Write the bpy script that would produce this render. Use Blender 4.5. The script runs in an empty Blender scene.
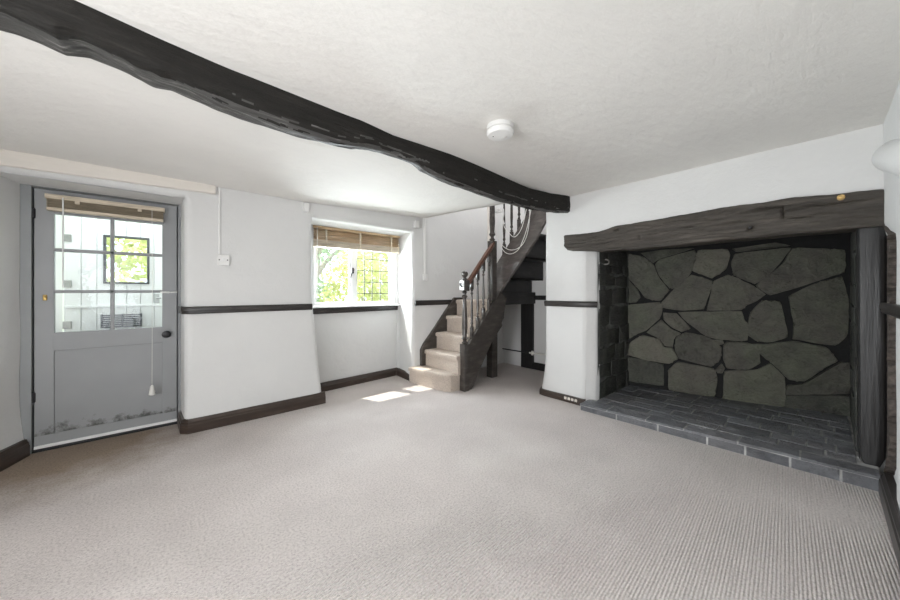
import bpy, bmesh, math, random
import numpy as np
from mathutils import Vector, noise
random.seed(7)
scene = bpy.context.scene
COL = scene.collection

# ------------------------------------------------------------------ camera, world, sun, area lights, exposure
H = 1.15
TH = math.radians(48.7)
FPX, U0, V0 = 328.0, 450.0, 291.0
cam_d = bpy.data.cameras.new('camera')
cam = bpy.data.objects.new('camera', cam_d)
COL.objects.link(cam)
cam.location = (0, 0, H)
cam.rotation_euler = (math.pi / 2, 0, TH - math.pi / 2)
cam_d.sensor_width = 36
cam_d.lens = FPX / 900 * 36
cam_d.shift_y = (V0 - 300) / 900
cam_d.clip_start = 0.02
scene.camera = cam

world = bpy.data.worlds.new('world')
scene.world = world
world.use_nodes = True
bg = world.node_tree.nodes['Background']
bg.inputs['Color'].default_value = (0.86, 0.93, 1.0, 1)
bg.inputs['Strength'].default_value = 2.8

sun_d = bpy.data.lights.new('sun', 'SUN')
sun_d.energy = 9.0
sun_d.angle = 0.009
sun_d.color = (1.0, 0.95, 0.86)
sun = bpy.data.objects.new('sun', sun_d)
COL.objects.link(sun)
sun.location = (1, 8, 8)
sun.rotation_euler = Vector((0.215, -0.52, -1.0)).to_track_quat('-Z', 'Y').to_euler()


def area(name, loc, direction, sx, sy, power, color=(1, 1, 1)):
    d = bpy.data.lights.new(name, 'AREA')
    d.shape = 'RECTANGLE'
    d.size, d.size_y = sx, sy
    d.energy = power
    d.color = color
    o = bpy.data.objects.new(name, d)
    COL.objects.link(o)
    o.location = loc
    o.rotation_euler = Vector(direction).to_track_quat('-Z', 'Z').to_euler()
    return o


# added fill lamps behind the camera, outside openings that stand for unseen windows
area('fill_rear', (-2.0, 0.55, 0.95), (1, -0.05, 0.06), 1.3, 1.5, 80, (0.97, 0.985, 1.0))
area('fill_near', (-0.6, -0.6, 0.9), (0.3, 1, 0.35), 0.5, 1.4, 8, (0.97, 0.985, 1.0))
# daylight of the door porch; added fill lamp high in the stairwell, no skylight there
area('daylight_porch', (-0.3, 4.45, 2.1), (0, 0, -1), 0.7, 0.4, 7, (0.84, 0.91, 1.0))
area('fill_stairwell', (3.5, 2.8, 3.9), (0, 0, -1), 0.8, 0.8, 30, (0.97, 0.98, 1.0))
area('daylight_window', (1.85, 4.25, 1.35), (0, -1, -0.4), 1.0, 0.7, 125, (0.90, 0.95, 1.0))

scene.view_settings.view_transform = 'Standard'
scene.view_settings.look = 'None'
scene.view_settings.exposure = 0.0
scene.view_settings.gamma = 1.0
scene.view_settings.use_curve_mapping = False

# ------------------------------------------------------------------ helpers
cF = Vector((math.cos(TH), math.sin(TH), 0))
cR = Vector((math.sin(TH), -math.cos(TH), 0))
cC = Vector((0, 0, H))


def ray(u, v):
    return cF + cR * ((u - U0) / FPX) + Vector((0, 0, (V0 - v) / FPX))


def on_plane(u, v, p, n):
    d = ray(u, v)
    n = Vector(n)
    return cC + d * ((Vector(p) - cC).dot(n) / d.dot(n))


def onx(u, v, x): return on_plane(u, v, (x, 0, 0), (1, 0, 0))
def ony(u, v, y): return on_plane(u, v, (0, y, 0), (0, 1, 0))
def onz(u, v, z): return on_plane(u, v, (0, 0, z), (0, 0, 1))


def new():
    return bmesh.new()


def box(bm, lo, hi, bev=0.0, seg=2):
    lo, hi = Vector(lo), Vector(hi)
    vs = [bm.verts.new((x, y, z)) for x in (lo.x, hi.x) for y in (lo.y, hi.y) for z in (lo.z, hi.z)]
    idx = [(0, 1, 3, 2), (4, 6, 7, 5), (0, 4, 5, 1), (2, 3, 7, 6), (0, 2, 6, 4), (1, 5, 7, 3)]
    fs = [bm.faces.new([vs[i] for i in q]) for q in idx]
    if bev > 0:
        es = list({e for f in fs for e in f.edges})
        bmesh.ops.bevel(bm, geom=es, offset=bev, segments=seg, affect='EDGES', profile=0.5, clamp_overlap=True)


def prism(bm, pts, off, bev=0.0, seg=2):
    """solid between polygon pts and the same polygon moved by off; only the edges around pts are bevelled"""
    off = Vector(off)
    a = [bm.verts.new(Vector(p)) for p in pts]
    b = [bm.verts.new(Vector(p) + off) for p in pts]
    n = len(pts)
    f0 = bm.faces.new(a)
    bm.faces.new(b[::-1])
    for i in range(n):
        j = (i + 1) % n
        bm.faces.new((a[j], a[i], b[i], b[j]))
    if bev > 0:
        bmesh.ops.bevel(bm, geom=list(f0.edges), offset=bev, segments=seg, affect='EDGES', profile=0.5, clamp_overlap=True)


def lathe(bm, prof, c, n=16, axis='z'):
    """prof: list of (r, h); axis direction through c"""
    rings = []
    for r, h in prof:
        ring = []
        for k in range(n):
            a = 2 * math.pi * k / n
            x, y = r * math.cos(a), r * math.sin(a)
            if axis == 'z': p = (c[0] + x, c[1] + y, c[2] + h)
            elif axis == 'y': p = (c[0] + x, c[1] + h, c[2] + y)
            else: p = (c[0] + h, c[1] + x, c[2] + y)
            ring.append(bm.verts.new(p))
        rings.append(ring)
    for a, b in zip(rings[:-1], rings[1:]):
        for k in range(n):
            bm.faces.new((a[k], a[(k + 1) % n], b[(k + 1) % n], b[k]))
    bm.faces.new(rings[0][::-1])
    bm.faces.new(rings[-1])


def catmull(pts, per=8):
    P = [Vector(p) for p in pts]
    P = [P[0] * 2 - P[1]] + P + [P[-1] * 2 - P[-2]]
    out = []
    for i in range(1, len(P) - 2):
        p0, p1, p2, p3 = P[i - 1:i + 3]
        for k in range(per):
            t = k / per
            out.append(0.5 * (2 * p1 + (p2 - p0) * t + (2 * p0 - 5 * p1 + 4 * p2 - p3) * t * t + (3 * p1 - p0 - 3 * p2 + p3) * t ** 3))
    out.append(P[-2])
    return out


def tube(bm, pts, r, n=8):
    pts = [Vector(p) for p in pts]
    rings = []
    up = Vector((0.13, 0.27, 0.95)).normalized()
    for i, p in enumerate(pts):
        t = (pts[min(i + 1, len(pts) - 1)] - pts[max(i - 1, 0)]).normalized()
        s = t.cross(up)
        if s.length < 1e-3: s = t.cross(Vector((1, 0, 0)))
        s.normalize()
        w = s.cross(t)
        rr = r[i] if isinstance(r, (list, tuple)) else r
        rings.append([bm.verts.new(p + (s * math.cos(2 * math.pi * k / n) + w * math.sin(2 * math.pi * k / n)) * rr) for k in range(n)])
    for a, b in zip(rings[:-1], rings[1:]):
        for k in range(n):
            bm.faces.new((a[k], a[(k + 1) % n], b[(k + 1) % n], b[k]))
    bm.faces.new(rings[0][::-1])
    bm.faces.new(rings[-1])


def grid(bm, fn, us, vs, skip=None, flip=False):
    V = {}

    def g(i, j):
        if (i, j) not in V: V[i, j] = bm.verts.new(fn(us[i], vs[j]))
        return V[i, j]
    for i in range(len(us) - 1):
        for j in range(len(vs) - 1):
            if skip and skip((us[i] + us[i + 1]) / 2, (vs[j] + vs[j + 1]) / 2): continue
            q = [g(i, j), g(i + 1, j), g(i + 1, j + 1), g(i, j + 1)]
            bm.faces.new(q[::-1] if flip else q)


def steps(a, b, d, extra=()):
    n = max(1, int(round((b - a) / d)))
    s = [a + (b - a) * i / n for i in range(n + 1)]
    for e in extra:
        k = min(range(len(s)), key=lambda i: abs(s[i] - e))
        if abs(s[k] - e) < d * 0.6: s[k] = e
        else: s.append(e)
    return sorted(s)


def origin(o):
    p = Vector((0, 0, 0))
    while o:
        p += o.location
        o = o.parent
    return p


def obj(name, bm, m, parent=None, smooth=None, recalc=True):
    if recalc: bmesh.ops.recalc_face_normals(bm, faces=bm.faces[:])
    if parent: bmesh.ops.translate(bm, verts=bm.verts[:], vec=-origin(parent))
    me = bpy.data.meshes.new(name)
    bm.to_mesh(me)
    bm.free()
    me.materials.append(m)
    o = bpy.data.objects.new(name, me)
    COL.objects.link(o)
    if parent: o.parent = parent
    if smooth is not None:
        me.shade_smooth()
        if smooth < 180: me.set_sharp_from_angle(angle=math.radians(smooth))
    return o


def tag(o, label, cat, group=None):
    o['label'] = label
    o['category'] = cat
    o['kind'] = 'thing'
    if group: o['group'] = group
    return o


def thing(name, label, cat, loc=(0, 0, 0), group=None):
    o = bpy.data.objects.new(name, None)
    COL.objects.link(o)
    o.location = loc
    o.empty_display_size = 0.1
    return tag(o, label, cat, group)


def struct(name, bm, m, parent=None, smooth=None, recalc=True):
    o = obj(name, bm, m, parent, smooth, recalc)
    if not parent: o['kind'] = 'structure'
    return o


def N3(x, y, z, s=1.0):
    return noise.noise(Vector((x * s, y * s, z * s)))


# ------------------------------------------------------------------ materials
class NT:
    def __init__(self, name):
        self.m = bpy.data.materials.new(name)
        self.m.use_nodes = True
        self.t = self.m.node_tree
        self.b = self.t.nodes['Principled BSDF']

    def n(self, kind, **kw):
        nd = self.t.nodes.new(kind)
        for k, v in kw.items():
            if k in nd.inputs: nd.inputs[k].default_value = v
            else: setattr(nd, k, v)
        return nd

    def l(self, a, ao, b, bi):
        self.t.links.new(a.outputs[ao], b.inputs[bi])

    def coords(self, scale=(1, 1, 1), rot=(0, 0, 0)):
        tc = self.n('ShaderNodeTexCoord')
        mp = self.n('ShaderNodeMapping')
        mp.inputs['Scale'].default_value = scale
        mp.inputs['Rotation'].default_value = rot
        self.l(tc, 'Object', mp, 'Vector')
        return mp

    def noise(self, co, scale, detail=4, rough=0.55):
        nz = self.n('ShaderNodeTexNoise', Scale=scale, Detail=detail, Roughness=rough)
        self.l(co, 'Vector', nz, 'Vector')
        return nz

    def ramp(self, src, out, stops):
        r = self.n('ShaderNodeValToRGB')
        els = r.color_ramp.elements
        while len(els) < len(stops): els.new(0.5)
        for e, (p, c) in zip(els, stops):
            e.position = p
            e.color = (*c, 1) if len(c) == 3 else c
        self.l(src, out, r, 'Fac')
        return r

    def bump(self, src, out, strength, dist, prev=None):
        b = self.n('ShaderNodeBump', Strength=strength, Distance=dist)
        self.l(src, out, b, 'Height')
        if prev: self.l(prev, 'Normal', b, 'Normal')
        return b

    def base(self, col=None, rough=0.5, metal=0.0, spec=0.5):
        if col: self.b.inputs['Base Color'].default_value = (*col, 1)
        self.b.inputs['Roughness'].default_value = rough
        self.b.inputs['Metallic'].default_value = metal
        self.b.inputs['Specular IOR Level'].default_value = spec


def lerp3(c, k):
    return tuple(min(1, x * k) for x in c)


def simple(name, col, rough=0.5, metal=0.0, var=0.12, scale=9.0, bump=0.15, stretch=(1, 1, 1), spec=0.5):
    k = NT(name)
    k.base(col, rough, metal, spec)
    co = k.coords(stretch)
    nz = k.noise(co, scale)
    r = k.ramp(nz, 'Fac', [(0.3, lerp3(col, 1 - var)), (0.7, lerp3(col, 1 + var))])
    k.l(r, 'Color', k.b, 'Base Color')
    if bump:
        n2 = k.noise(co, scale * 6)
        b = k.bump(n2, 'Fac', bump, 0.004)
        k.l(b, 'Normal', k.b, 'Normal')
    return k.m


def plaster(name, col, amp=0.5, streak=(1, 1, 1)):
    k = NT(name)
    k.base(col, 0.75, 0, 0.25)
    co = k.coords(streak)
    big = k.noise(co, 2.2, 3)
    r = k.ramp(big, 'Fac', [(0.3, lerp3(col, 0.975)), (0.7, lerp3(col, 1.02))])
    k.l(r, 'Color', k.b, 'Base Color')
    mid = k.noise(co, 13, 5, 0.6)
    fine = k.noise(co, 85, 4, 0.65)
    b1 = k.bump(mid, 'Fac', amp, 0.012)
    b2 = k.bump(fine, 'Fac', amp * 0.6, 0.003, b1)
    k.l(b2, 'Normal', k.b, 'Normal')
    return k.m


def timber(name, col, hi, rough=0.45, stretch=(1.2, 14, 14), bump=0.6, spec=0.5):
    k = NT(name)
    k.base(col, rough, 0, spec)
    co = k.coords(stretch)
    g = k.noise(co, 2.0, 6, 0.65)
    r = k.ramp(g, 'Fac', [(0.35, lerp3(col, 0.7)), (0.55, col), (0.78, hi)])
    k.l(r, 'Color', k.b, 'Base Color')
    co2 = k.coords(tuple(s * 2.5 for s in stretch))
    g2 = k.noise(co2, 2.6, 6, 0.7)
    b1 = k.bump(g, 'Fac', bump, 0.012)
    b2 = k.bump(g2, 'Fac', bump * 0.8, 0.004, b1)
    k.l(b2, 'Normal', k.b, 'Normal')
    return k.m


def carpet(name, cola, colb, ribs=True):
    k = NT(name)
    k.base(cola, 0.95, 0, 0.1)
    co = k.coords((1, 1, 1), (0, 0, math.radians(-3)))
    blot = k.noise(co, 1.1, 4, 0.6)
    pile = k.noise(co, 260, 3, 0.7)
    mx = k.n('ShaderNodeMath', operation='MULTIPLY_ADD')
    mx.inputs[1].default_value = 0.45
    k.l(pile, 'Fac', mx, 0)
    k.l(blot, 'Fac', mx, 2)
    r = k.ramp(mx, 'Value', [(0.5, lerp3(cola, 0.90)), (0.72, cola), (0.95, colb)])
    spk = k.noise(co, 95, 3, 0.8)
    sr = k.ramp(spk, 'Fac', [(0.36, (0.72, 0.71, 0.70)), (0.50, (1, 1, 1)), (0.66, (1.12, 1.12, 1.12))])
    m1 = k.n('ShaderNodeMix', data_type='RGBA', blend_type='MULTIPLY')
    m1.inputs['Factor'].default_value = 1.0
    k.t.links.new(r.outputs['Color'], m1.inputs[6])
    k.t.links.new(sr.outputs['Color'], m1.inputs[7])
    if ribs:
        # darker, browner carpet in front of the door, with a noisy edge
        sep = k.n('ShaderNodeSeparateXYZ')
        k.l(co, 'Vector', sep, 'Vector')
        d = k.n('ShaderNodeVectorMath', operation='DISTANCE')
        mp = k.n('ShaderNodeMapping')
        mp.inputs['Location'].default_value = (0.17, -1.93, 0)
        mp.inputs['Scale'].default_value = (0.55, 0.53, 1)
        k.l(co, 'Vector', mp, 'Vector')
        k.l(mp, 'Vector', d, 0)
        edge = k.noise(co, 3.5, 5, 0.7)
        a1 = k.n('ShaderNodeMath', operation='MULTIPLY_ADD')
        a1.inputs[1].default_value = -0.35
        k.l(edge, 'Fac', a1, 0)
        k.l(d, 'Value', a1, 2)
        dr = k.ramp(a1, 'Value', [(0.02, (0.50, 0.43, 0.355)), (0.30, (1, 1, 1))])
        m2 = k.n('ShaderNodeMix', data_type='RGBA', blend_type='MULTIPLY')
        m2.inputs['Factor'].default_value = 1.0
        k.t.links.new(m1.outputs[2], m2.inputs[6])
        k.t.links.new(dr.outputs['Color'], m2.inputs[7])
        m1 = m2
    k.t.links.new(m1.outputs[2], k.b.inputs['Base Color'])
    last = k.bump(pile, 'Fac', 0.55, 0.006)
    if ribs:
        w = k.n('ShaderNodeTexWave', Scale=26.0, Distortion=1.6, Detail=2.0)
        w.inputs['Detail Scale'].default_value = 3.0
        w.bands_direction = 'Y'
        k.l(co, 'Vector', w, 'Vector')
        zone = k.noise(co, 0.9, 2)
        zr = k.ramp(zone, 'Fac', [(0.36, (0.15, 0.15, 0.15)), (0.54, (1, 1, 1))])
        ml = k.n('ShaderNodeMath', operation='MULTIPLY')
        k.l(w, 'Fac', ml, 0)
        k.l(zr, 'Color', ml, 1)
        last = k.bump(ml, 'Value', 0.6, 0.007, last)
    k.l(last, 'Normal', k.b, 'Normal')
    return k.m


def slate(name, c0, c1, rough=0.5, bump=0.7, scale=5.0, hues=((1.04, 0.98, 0.98), (0.96, 1.0, 0.91))):
    """stone colour from a per-stone tint attribute plus veining"""
    k = NT(name)
    k.base(c0, rough, 0, 0.5)
    at = k.n('ShaderNodeAttribute', attribute_name='tint')
    co = k.coords()
    nz = k.noise(co, scale, 6, 0.65)
    mx = k.n('ShaderNodeMath', operation='MULTIPLY_ADD')
    mx.inputs[1].default_value = 1.1
    sb = k.n('ShaderNodeMath', operation='SUBTRACT')
    sb.inputs[1].default_value = 0.27
    k.l(nz, 'Fac', sb, 0)
    k.l(sb, 'Value', mx, 0)
    k.l(at, 'Fac', mx, 2)
    r = k.ramp(mx, 'Value', [(0.12, c0), (1.0, c1)])
    hue = k.noise(co, 3.1, 3)
    hr = k.ramp(hue, 'Fac', [(0.38, hues[0]), (0.62, hues[1])])
    m1 = k.n('ShaderNodeMix', data_type='RGBA', blend_type='MULTIPLY')
    m1.inputs['Factor'].default_value = 1.0
    k.t.links.new(r.outputs['Color'], m1.inputs[6])
    k.t.links.new(hr.outputs['Color'], m1.inputs[7])
    k.t.links.new(m1.outputs[2], k.b.inputs['Base Color'])
    n2 = k.noise(co, scale * 5, 8, 0.75)
    cr = k.n('ShaderNodeTexNoise', Scale=scale * 0.7, Detail=5.0, Roughness=0.6, Distortion=1.2)
    k.l(co, 'Vector', cr, 'Vector')
    cq = k.ramp(cr, 'Fac', [(0.485, (1, 1, 1)), (0.50, (0, 0, 0)), (0.515, (1, 1, 1))])
    b0 = k.bump(cq, 'Color', 0.5, 0.010)
    b1 = k.bump(nz, 'Fac', min(1, bump * 1.6), 0.06, b0)
    b2 = k.bump(n2, 'Fac', min(1, bump * 1.4), 0.014, b1)
    k.l(b2, 'Normal', k.b, 'Normal')
    return k.m


def glass_mat(name, rough=0.0, wob=0.0):
    k = NT(name)
    k.t.nodes.remove(k.b)
    out = k.t.nodes['Material Output']
    tr = k.n('ShaderNodeBsdfTransparent')
    tr.inputs['Color'].default_value = (0.96, 0.98, 0.98, 1)
    gl = k.n('ShaderNodeBsdfGlossy', Roughness=rough)
    fr = k.n('ShaderNodeFresnel', IOR=1.45)
    ge = k.n('ShaderNodeNewGeometry')
    front = k.n('ShaderNodeMath', operation='SUBTRACT')
    front.inputs[0].default_value = 1.0
    k.l(ge, 'Backfacing', front, 1)
    both = k.n('ShaderNodeMath', operation='MULTIPLY')
    k.l(fr, 'Fac', both, 0)
    k.l(front, 'Value', both, 1)
    mx = k.n('ShaderNodeMixShader')
    k.l(both, 'Value', mx, 'Fac')
    k.l(tr, 'BSDF', mx, 1)
    k.l(gl, 'BSDF', mx, 2)
    if wob:
        co = k.coords()
        nz = k.noise(co, 14, 2)
        b = k.bump(nz, 'Fac', wob, 0.01)
        k.l(b, 'Normal', gl, 'Normal')
    k.l(mx, 'Shader', out, 'Surface')
    return k.m


def door_paint(name, col):
    """grey paint with scuffs and grime low on the panel"""
    k = NT(name)
    k.base(col, 0.38, 0, 0.5)
    co = k.coords()
    sep = k.n('ShaderNodeSeparateXYZ')
    k.l(co, 'Vector', sep, 'Vector')
    nz = k.noise(co, 16, 6, 0.75)
    big = k.noise(co, 3.0, 3)
    zr = k.n('ShaderNodeMapRange')
    zr.inputs['From Min'].default_value = 0.10
    zr.inputs['From Max'].default_value = 0.34
    zr.inputs['To Min'].default_value = 0.24
    zr.inputs['To Max'].default_value = -0.3
    k.l(sep, 'Z', zr, 'Value')
    ad = k.n('ShaderNodeMath', operation='ADD')
    k.l(nz, 'Fac', ad, 0)
    k.l(zr, 'Result', ad, 1)
    gr = k.ramp(ad, 'Value', [(0.60, (0, 0, 0)), (0.78, (1, 1, 1))])
    hi = k.n('ShaderNodeMath', operation='GREATER_THAN')
    hi.inputs[1].default_value = 0.112
    k.l(sep, 'Z', hi, 0)
    ml = k.n('ShaderNodeMath', operation='MULTIPLY')
    k.l(gr, 'Color', ml, 0)
    k.l(hi, 'Value', ml, 1)
    cr = k.ramp(big, 'Fac', [(0.3, lerp3(col, 0.95)), (0.7, lerp3(col, 1.05))])
    mx = k.n('ShaderNodeMix', data_type='RGBA')
    k.l(ml, 'Value', mx, 'Factor')
    k.t.links.new(cr.outputs['Color'], mx.inputs[6])
    mx.inputs[7].default_value = (0.09, 0.09, 0.085, 1)
    k.t.links.new(mx.outputs[2], k.b.inputs['Base Color'])
    return k.m


M = {}
M['plaster'] = plaster('white_plaster', (0.69, 0.684, 0.672), 0.5)
M['plaster_ceiling'] = plaster('cream_ceiling_plaster', (0.79, 0.77, 0.735), 0.6, (0.7, 1.6, 1))
M['plaster_stair'] = plaster('stairwell_plaster', (0.66, 0.65, 0.64), 0.3)
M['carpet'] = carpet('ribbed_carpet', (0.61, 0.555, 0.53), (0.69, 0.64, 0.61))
M['stair_carpet'] = carpet('stair_carpet', (0.55, 0.47, 0.405), (0.63, 0.55, 0.485), False)
M['beam'] = timber('black_beam', (0.018, 0.0162, 0.0142), (0.036, 0.033, 0.029), 0.66, (1.6, 18, 18), 1.0, 0.25)
M['beam_worn'] = timber('worn_beam_grain', (0.085, 0.082, 0.078), (0.34, 0.33, 0.31), 0.6, (2.0, 24, 24), 1.0, 0.3)
M['mantel'] = timber('black_mantel', (0.064, 0.055, 0.046), (0.13, 0.112, 0.095), 0.58, (14, 1.2, 14), 1.0, 0.35)
M['post'] = timber('black_post', (0.022, 0.021, 0.0205), (0.045, 0.043, 0.042), 0.4, (14, 14, 1.0), 0.3)
M['wallpost'] = timber('black_wall_post', (0.014, 0.013, 0.013), (0.035, 0.033, 0.03), 0.45, (14, 14, 1.2), 0.5)
M['rail'] = timber('dado_rail', (0.030, 0.026, 0.024), (0.075, 0.065, 0.06), 0.35, (2, 2, 20), 0.15)
M['skirting'] = timber('brown_skirting', (0.050, 0.034, 0.026), (0.11, 0.08, 0.065), 0.35, (2, 2, 20), 0.2)
M['stairwood'] = timber('stair_brown', (0.066, 0.057, 0.051), (0.125, 0.108, 0.098), 0.2, (3, 3, 10), 0.06, 0.6)
M['darkriser'] = timber('dark_riser', (0.020, 0.019, 0.019), (0.045, 0.042, 0.040), 0.45, (3, 3, 10), 0.15)
M['handrail'] = timber('handrail_mahogany', (0.10, 0.042, 0.024), (0.19, 0.085, 0.05), 0.28, (6, 6, 6), 0.1)
M['door'] = door_paint('grey_door_paint', (0.30, 0.305, 0.31))
M['frame'] = simple('grey_frame_paint', (0.27, 0.28, 0.285), 0.4, 0, 0.05, 5, 0.1)
M['white_paint'] = simple('white_gloss_paint', (0.80, 0.80, 0.79), 0.3, 0, 0.02, 5, 0.05)
M['cream_paint'] = simple('cream_gloss_paint', (0.74, 0.69, 0.63), 0.4, 0, 0.04, 4, 0.1, (1, 6, 6))
M['plastic'] = simple('white_plastic', (0.80, 0.79, 0.77), 0.35, 0, 0.02, 5, 0)
M['iron'] = simple('black_iron', (0.018, 0.018, 0.02), 0.4, 0.3, 0.2, 20, 0.2)
M['brass'] = simple('aged_brass', (0.42, 0.29, 0.10), 0.35, 0.9, 0.2, 30, 0.1)
M['steel'] = simple('grey_steel', (0.45, 0.45, 0.44), 0.35, 0.9, 0.1, 30, 0.1)
M['bamboo'] = timber('bamboo_slats', (0.60, 0.43, 0.26), (0.75, 0.58, 0.39), 0.5, (3, 3, 40), 0.2)
M['bamboo_pale'] = timber('pale_bamboo_slats', (0.66, 0.56, 0.43), (0.78, 0.68, 0.55), 0.5, (3, 3, 40), 0.2)
M['bamboo_brown'] = timber('brown_wood_slats', (0.30, 0.24, 0.16), (0.42, 0.35, 0.25), 0.5, (3, 3, 40), 0.2)
M['slate_back'] = slate('fireback_stone', (0.045, 0.047, 0.044), (0.17, 0.168, 0.135), 0.6, 0.5, 6)
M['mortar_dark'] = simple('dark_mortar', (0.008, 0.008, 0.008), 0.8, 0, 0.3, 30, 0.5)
M['slate_hearth'] = slate('hearth_slate', (0.075, 0.078, 0.084), (0.31, 0.312, 0.325), 0.34, 0.5, 9, ((1.03, 1.0, 1.0), (0.95, 0.97, 1.0)))
M['mortar'] = simple('pale_mortar', (0.40, 0.395, 0.385), 0.85, 0, 0.5, 10, 0.5)
M['glass'] = glass_mat('window_glass')
M['glass_old'] = glass_mat('rippled_glass', 0.0, 0.15)
M['lead'] = simple('lead_strip', (0.06, 0.063, 0.068), 0.6, 0.0, 0.1, 20, 0.1)
M['wire'] = simple('pale_cable', (0.75, 0.73, 0.69), 0.5, 0, 0.03, 20, 0)
M['wire_grey'] = simple('grey_wire', (0.35, 0.33, 0.31), 0.45, 0.4, 0.1, 20, 0)
M['cork'] = simple('yellow_wood_plug', (0.58, 0.38, 0.14), 0.6, 0, 0.45, 60, 0.4)
M['raw_edge'] = simple('raw_brown_edge', (0.085, 0.068, 0.058), 0.85, 0, 0.5, 40, 0.8)
M['grass'] = simple('lawn', (0.16, 0.24, 0.07), 0.9, 0, 0.3, 12, 0.5)
M['paving'] = simple('porch_paving', (0.42, 0.42, 0.42), 0.8, 0, 0.15, 9, 0.3)
M['bark'] = simple('pale_bark', (0.42, 0.38, 0.34), 0.8, 0, 0.2, 14, 0.6)
M['brick'] = simple('pink_garden_wall', (0.55, 0.40, 0.34), 0.8, 0, 0.2, 14, 0.4)
M['mat_dark'] = simple('dark_grey_metal', (0.08, 0.085, 0.095), 0.5, 0.3, 0.1, 14, 0.1)

# ------------------------------------------------------------------ room shell
XR, YN = -1.6, -0.235                    # rear wall, near wall
DX0, DX1, DZ = -0.745, 0.135, 1.905      # door opening
WX0, WX1, WZ = 1.15, 2.37, 1.895         # window recess (front)

# floor
bm = new()
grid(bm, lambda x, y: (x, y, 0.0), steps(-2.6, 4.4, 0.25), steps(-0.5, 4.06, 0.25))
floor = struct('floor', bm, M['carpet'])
bm = new(); box(bm, (-2.6, -0.5, -0.12), (4.6, 4.06, -0.01)); struct('floor.001', bm, M['paving'])
floor.name = 'floor'


def zc(x, y):
    if y < 1.8: z = 2.135
    else:
        zw = float(np.interp(x, [-1.7, 0.4, 1.1, 2.56, 3.2], [2.025, 2.036, 2.035, 2.094, 2.11]))
        z = float(np.interp(y, [1.8, 3.42], [2.128, zw]))
    return z + 0.006 * N3(x, y, 0.3, 1.7)


def xedge(y):
    return float(np.interp(y, [1.86, 2.3, 3.45], [2.95, 2.862, 2.545]))


bm = new()
grid(bm, lambda x, y: (x, y, zc(x, y)), steps(XR - 0.1, 3.28, 0.08), steps(YN - 0.1, 1.86, 0.08), flip=True)
ys = steps(1.86, 3.46, 0.08)
grid(bm, lambda s, y: (XR - 0.1 + (xedge(y) - XR + 0.1) * s, y, zc(XR - 0.1 + (xedge(y) - XR + 0.1) * s, y)), steps(0, 1, 0.015), ys, flip=True)
ceil = struct('ceiling', bm, M['plaster_ceiling'], smooth=50, recalc=False)
sm = ceil.modifiers.new('solid', 'SOLIDIFY'); sm.thickness = 0.16; sm.offset = -1


# wall_left: the window and door wall
def left_y(x, z):
    y = 3.405 - 0.02 * max(0, 1 - z / 0.5)
    y += 0.012 * N3(x, z, 1.7, 1.3) + 0.004 * N3(x, z, 4.1, 5)
    # rounded corners at the openings
    def rnd(d, r=0.05):
        return 0.0 if d > r else r * (1 - math.sqrt(max(0, 1 - (1 - d / r) ** 2)))
    if z < DZ: y += max(rnd(abs(x - DX1), 0.05) if x >= DX1 - 1e-6 else 0, rnd(abs(x - DX0 + 0.085), 0.04) if x <= DX0 - 0.085 else 0)
    elif DX0 - 0.085 <= x <= DX1: y += rnd(z - DZ, 0.05)
    if z < WZ:
        flare = 0.06 + 0.10 * max(0, 1 - z / 0.9)
        if x <= WX0b(z) + 1e-6: y += rnd(WX0b(z) - x, 0.05)
        if x >= WX1 - 1e-6: y += rnd(x - WX1, 0.03)
    elif WX0 <= x <= WX1: y += rnd(z - WZ, 0.03)
    return y


def WX0b(z):      # the recess edge leans out towards the floor
    return WX0 + float(np.interp(z, [0, 0.25, 0.6, 0.95, 1.1, 2], [0.105, 0.08, 0.05, 0.012, 0.0, 0.0]))


XS = steps(XR - 0.1, 4.2, 0.05, (DX0 - 0.085, DX1, WX0, WX1, 2.43))
for d in (0.012, 0.03):
    XS += [DX1 + d, DX0 - 0.085 - d, WX0 - d, WX1 + d]
XS = sorted(set(XS))
ZS = sorted(set(steps(-0.02, 4.0, 0.06, (DZ, WZ)) + [WZ + 0.012, DZ + 0.015, DZ + 0.03]))


def in_open(x, z):
    return (DX0 - 0.085 < x < DX1 and z < DZ) or (WX0 < x < WX1 and z < WZ)


def left_pt(x, z):
    xx = x
    if z < WZ + 1e-6 and x <= WX0 + 1e-6:      # shear columns near the recess edge
        k = max(0.0, 1 - (WX0 - x) / 0.45)
        xx = x + (WX0b(z) - WX0) * k
    return (xx, left_y(xx, z), z)


bm = new()
grid(bm, left_pt, XS, ZS, in_open)
# door reveals and soffit
def door_splay(t, z):
    k = max(0, 1 - z / 0.35) ** 1.5
    return (DX0 - 0.085 * (1 - t) + 0.004 * t + 0.03 * k * t + 0.004 * N3(t, z, 6, 3), 3.42 + t * 0.26, z)


grid(bm, door_splay, steps(0, 1, 0.12), steps(-0.02, DZ + 0.02, 0.06))
grid(bm, lambda t, z: (DX0 - 0.12 + 0.122 * t, 3.68, z), [0, 1], [-0.02, 0.3, DZ])
grid(bm, lambda t, z: (DX1 - 0.015 * t, left_y(DX1, 1.0) + t * 0.33, z), steps(0, 1, 0.25), steps(-0.02, DZ + 0.02, 0.2))
grid(bm, lambda x, t: (x, left_y(x, DZ) + t * 0.34, DZ - 0.015 * t), steps(DX0 - 0.10, DX1 + 0.01, 0.1), steps(0, 1, 0.25))


# window recess: reveals, soffit, wall under the window
def under_y(x, z):
    return 3.79 + (x - 1.3) * 0.075 + 0.006 * N3(x, z, 9.0, 3)


def rev_l(t, z):
    x0 = WX0b(z)
    return (x0 + 0.10 * t, left_y(x0, z) + (under_y(1.26, z) + 0.01 - left_y(x0, z)) * t, z)


def rev_r(t, z):
    return (WX1 + 0.075 * t, left_y(WX1, z) + (under_y(2.45, z) + 0.01 - left_y(WX1, z)) * t, z)


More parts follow.
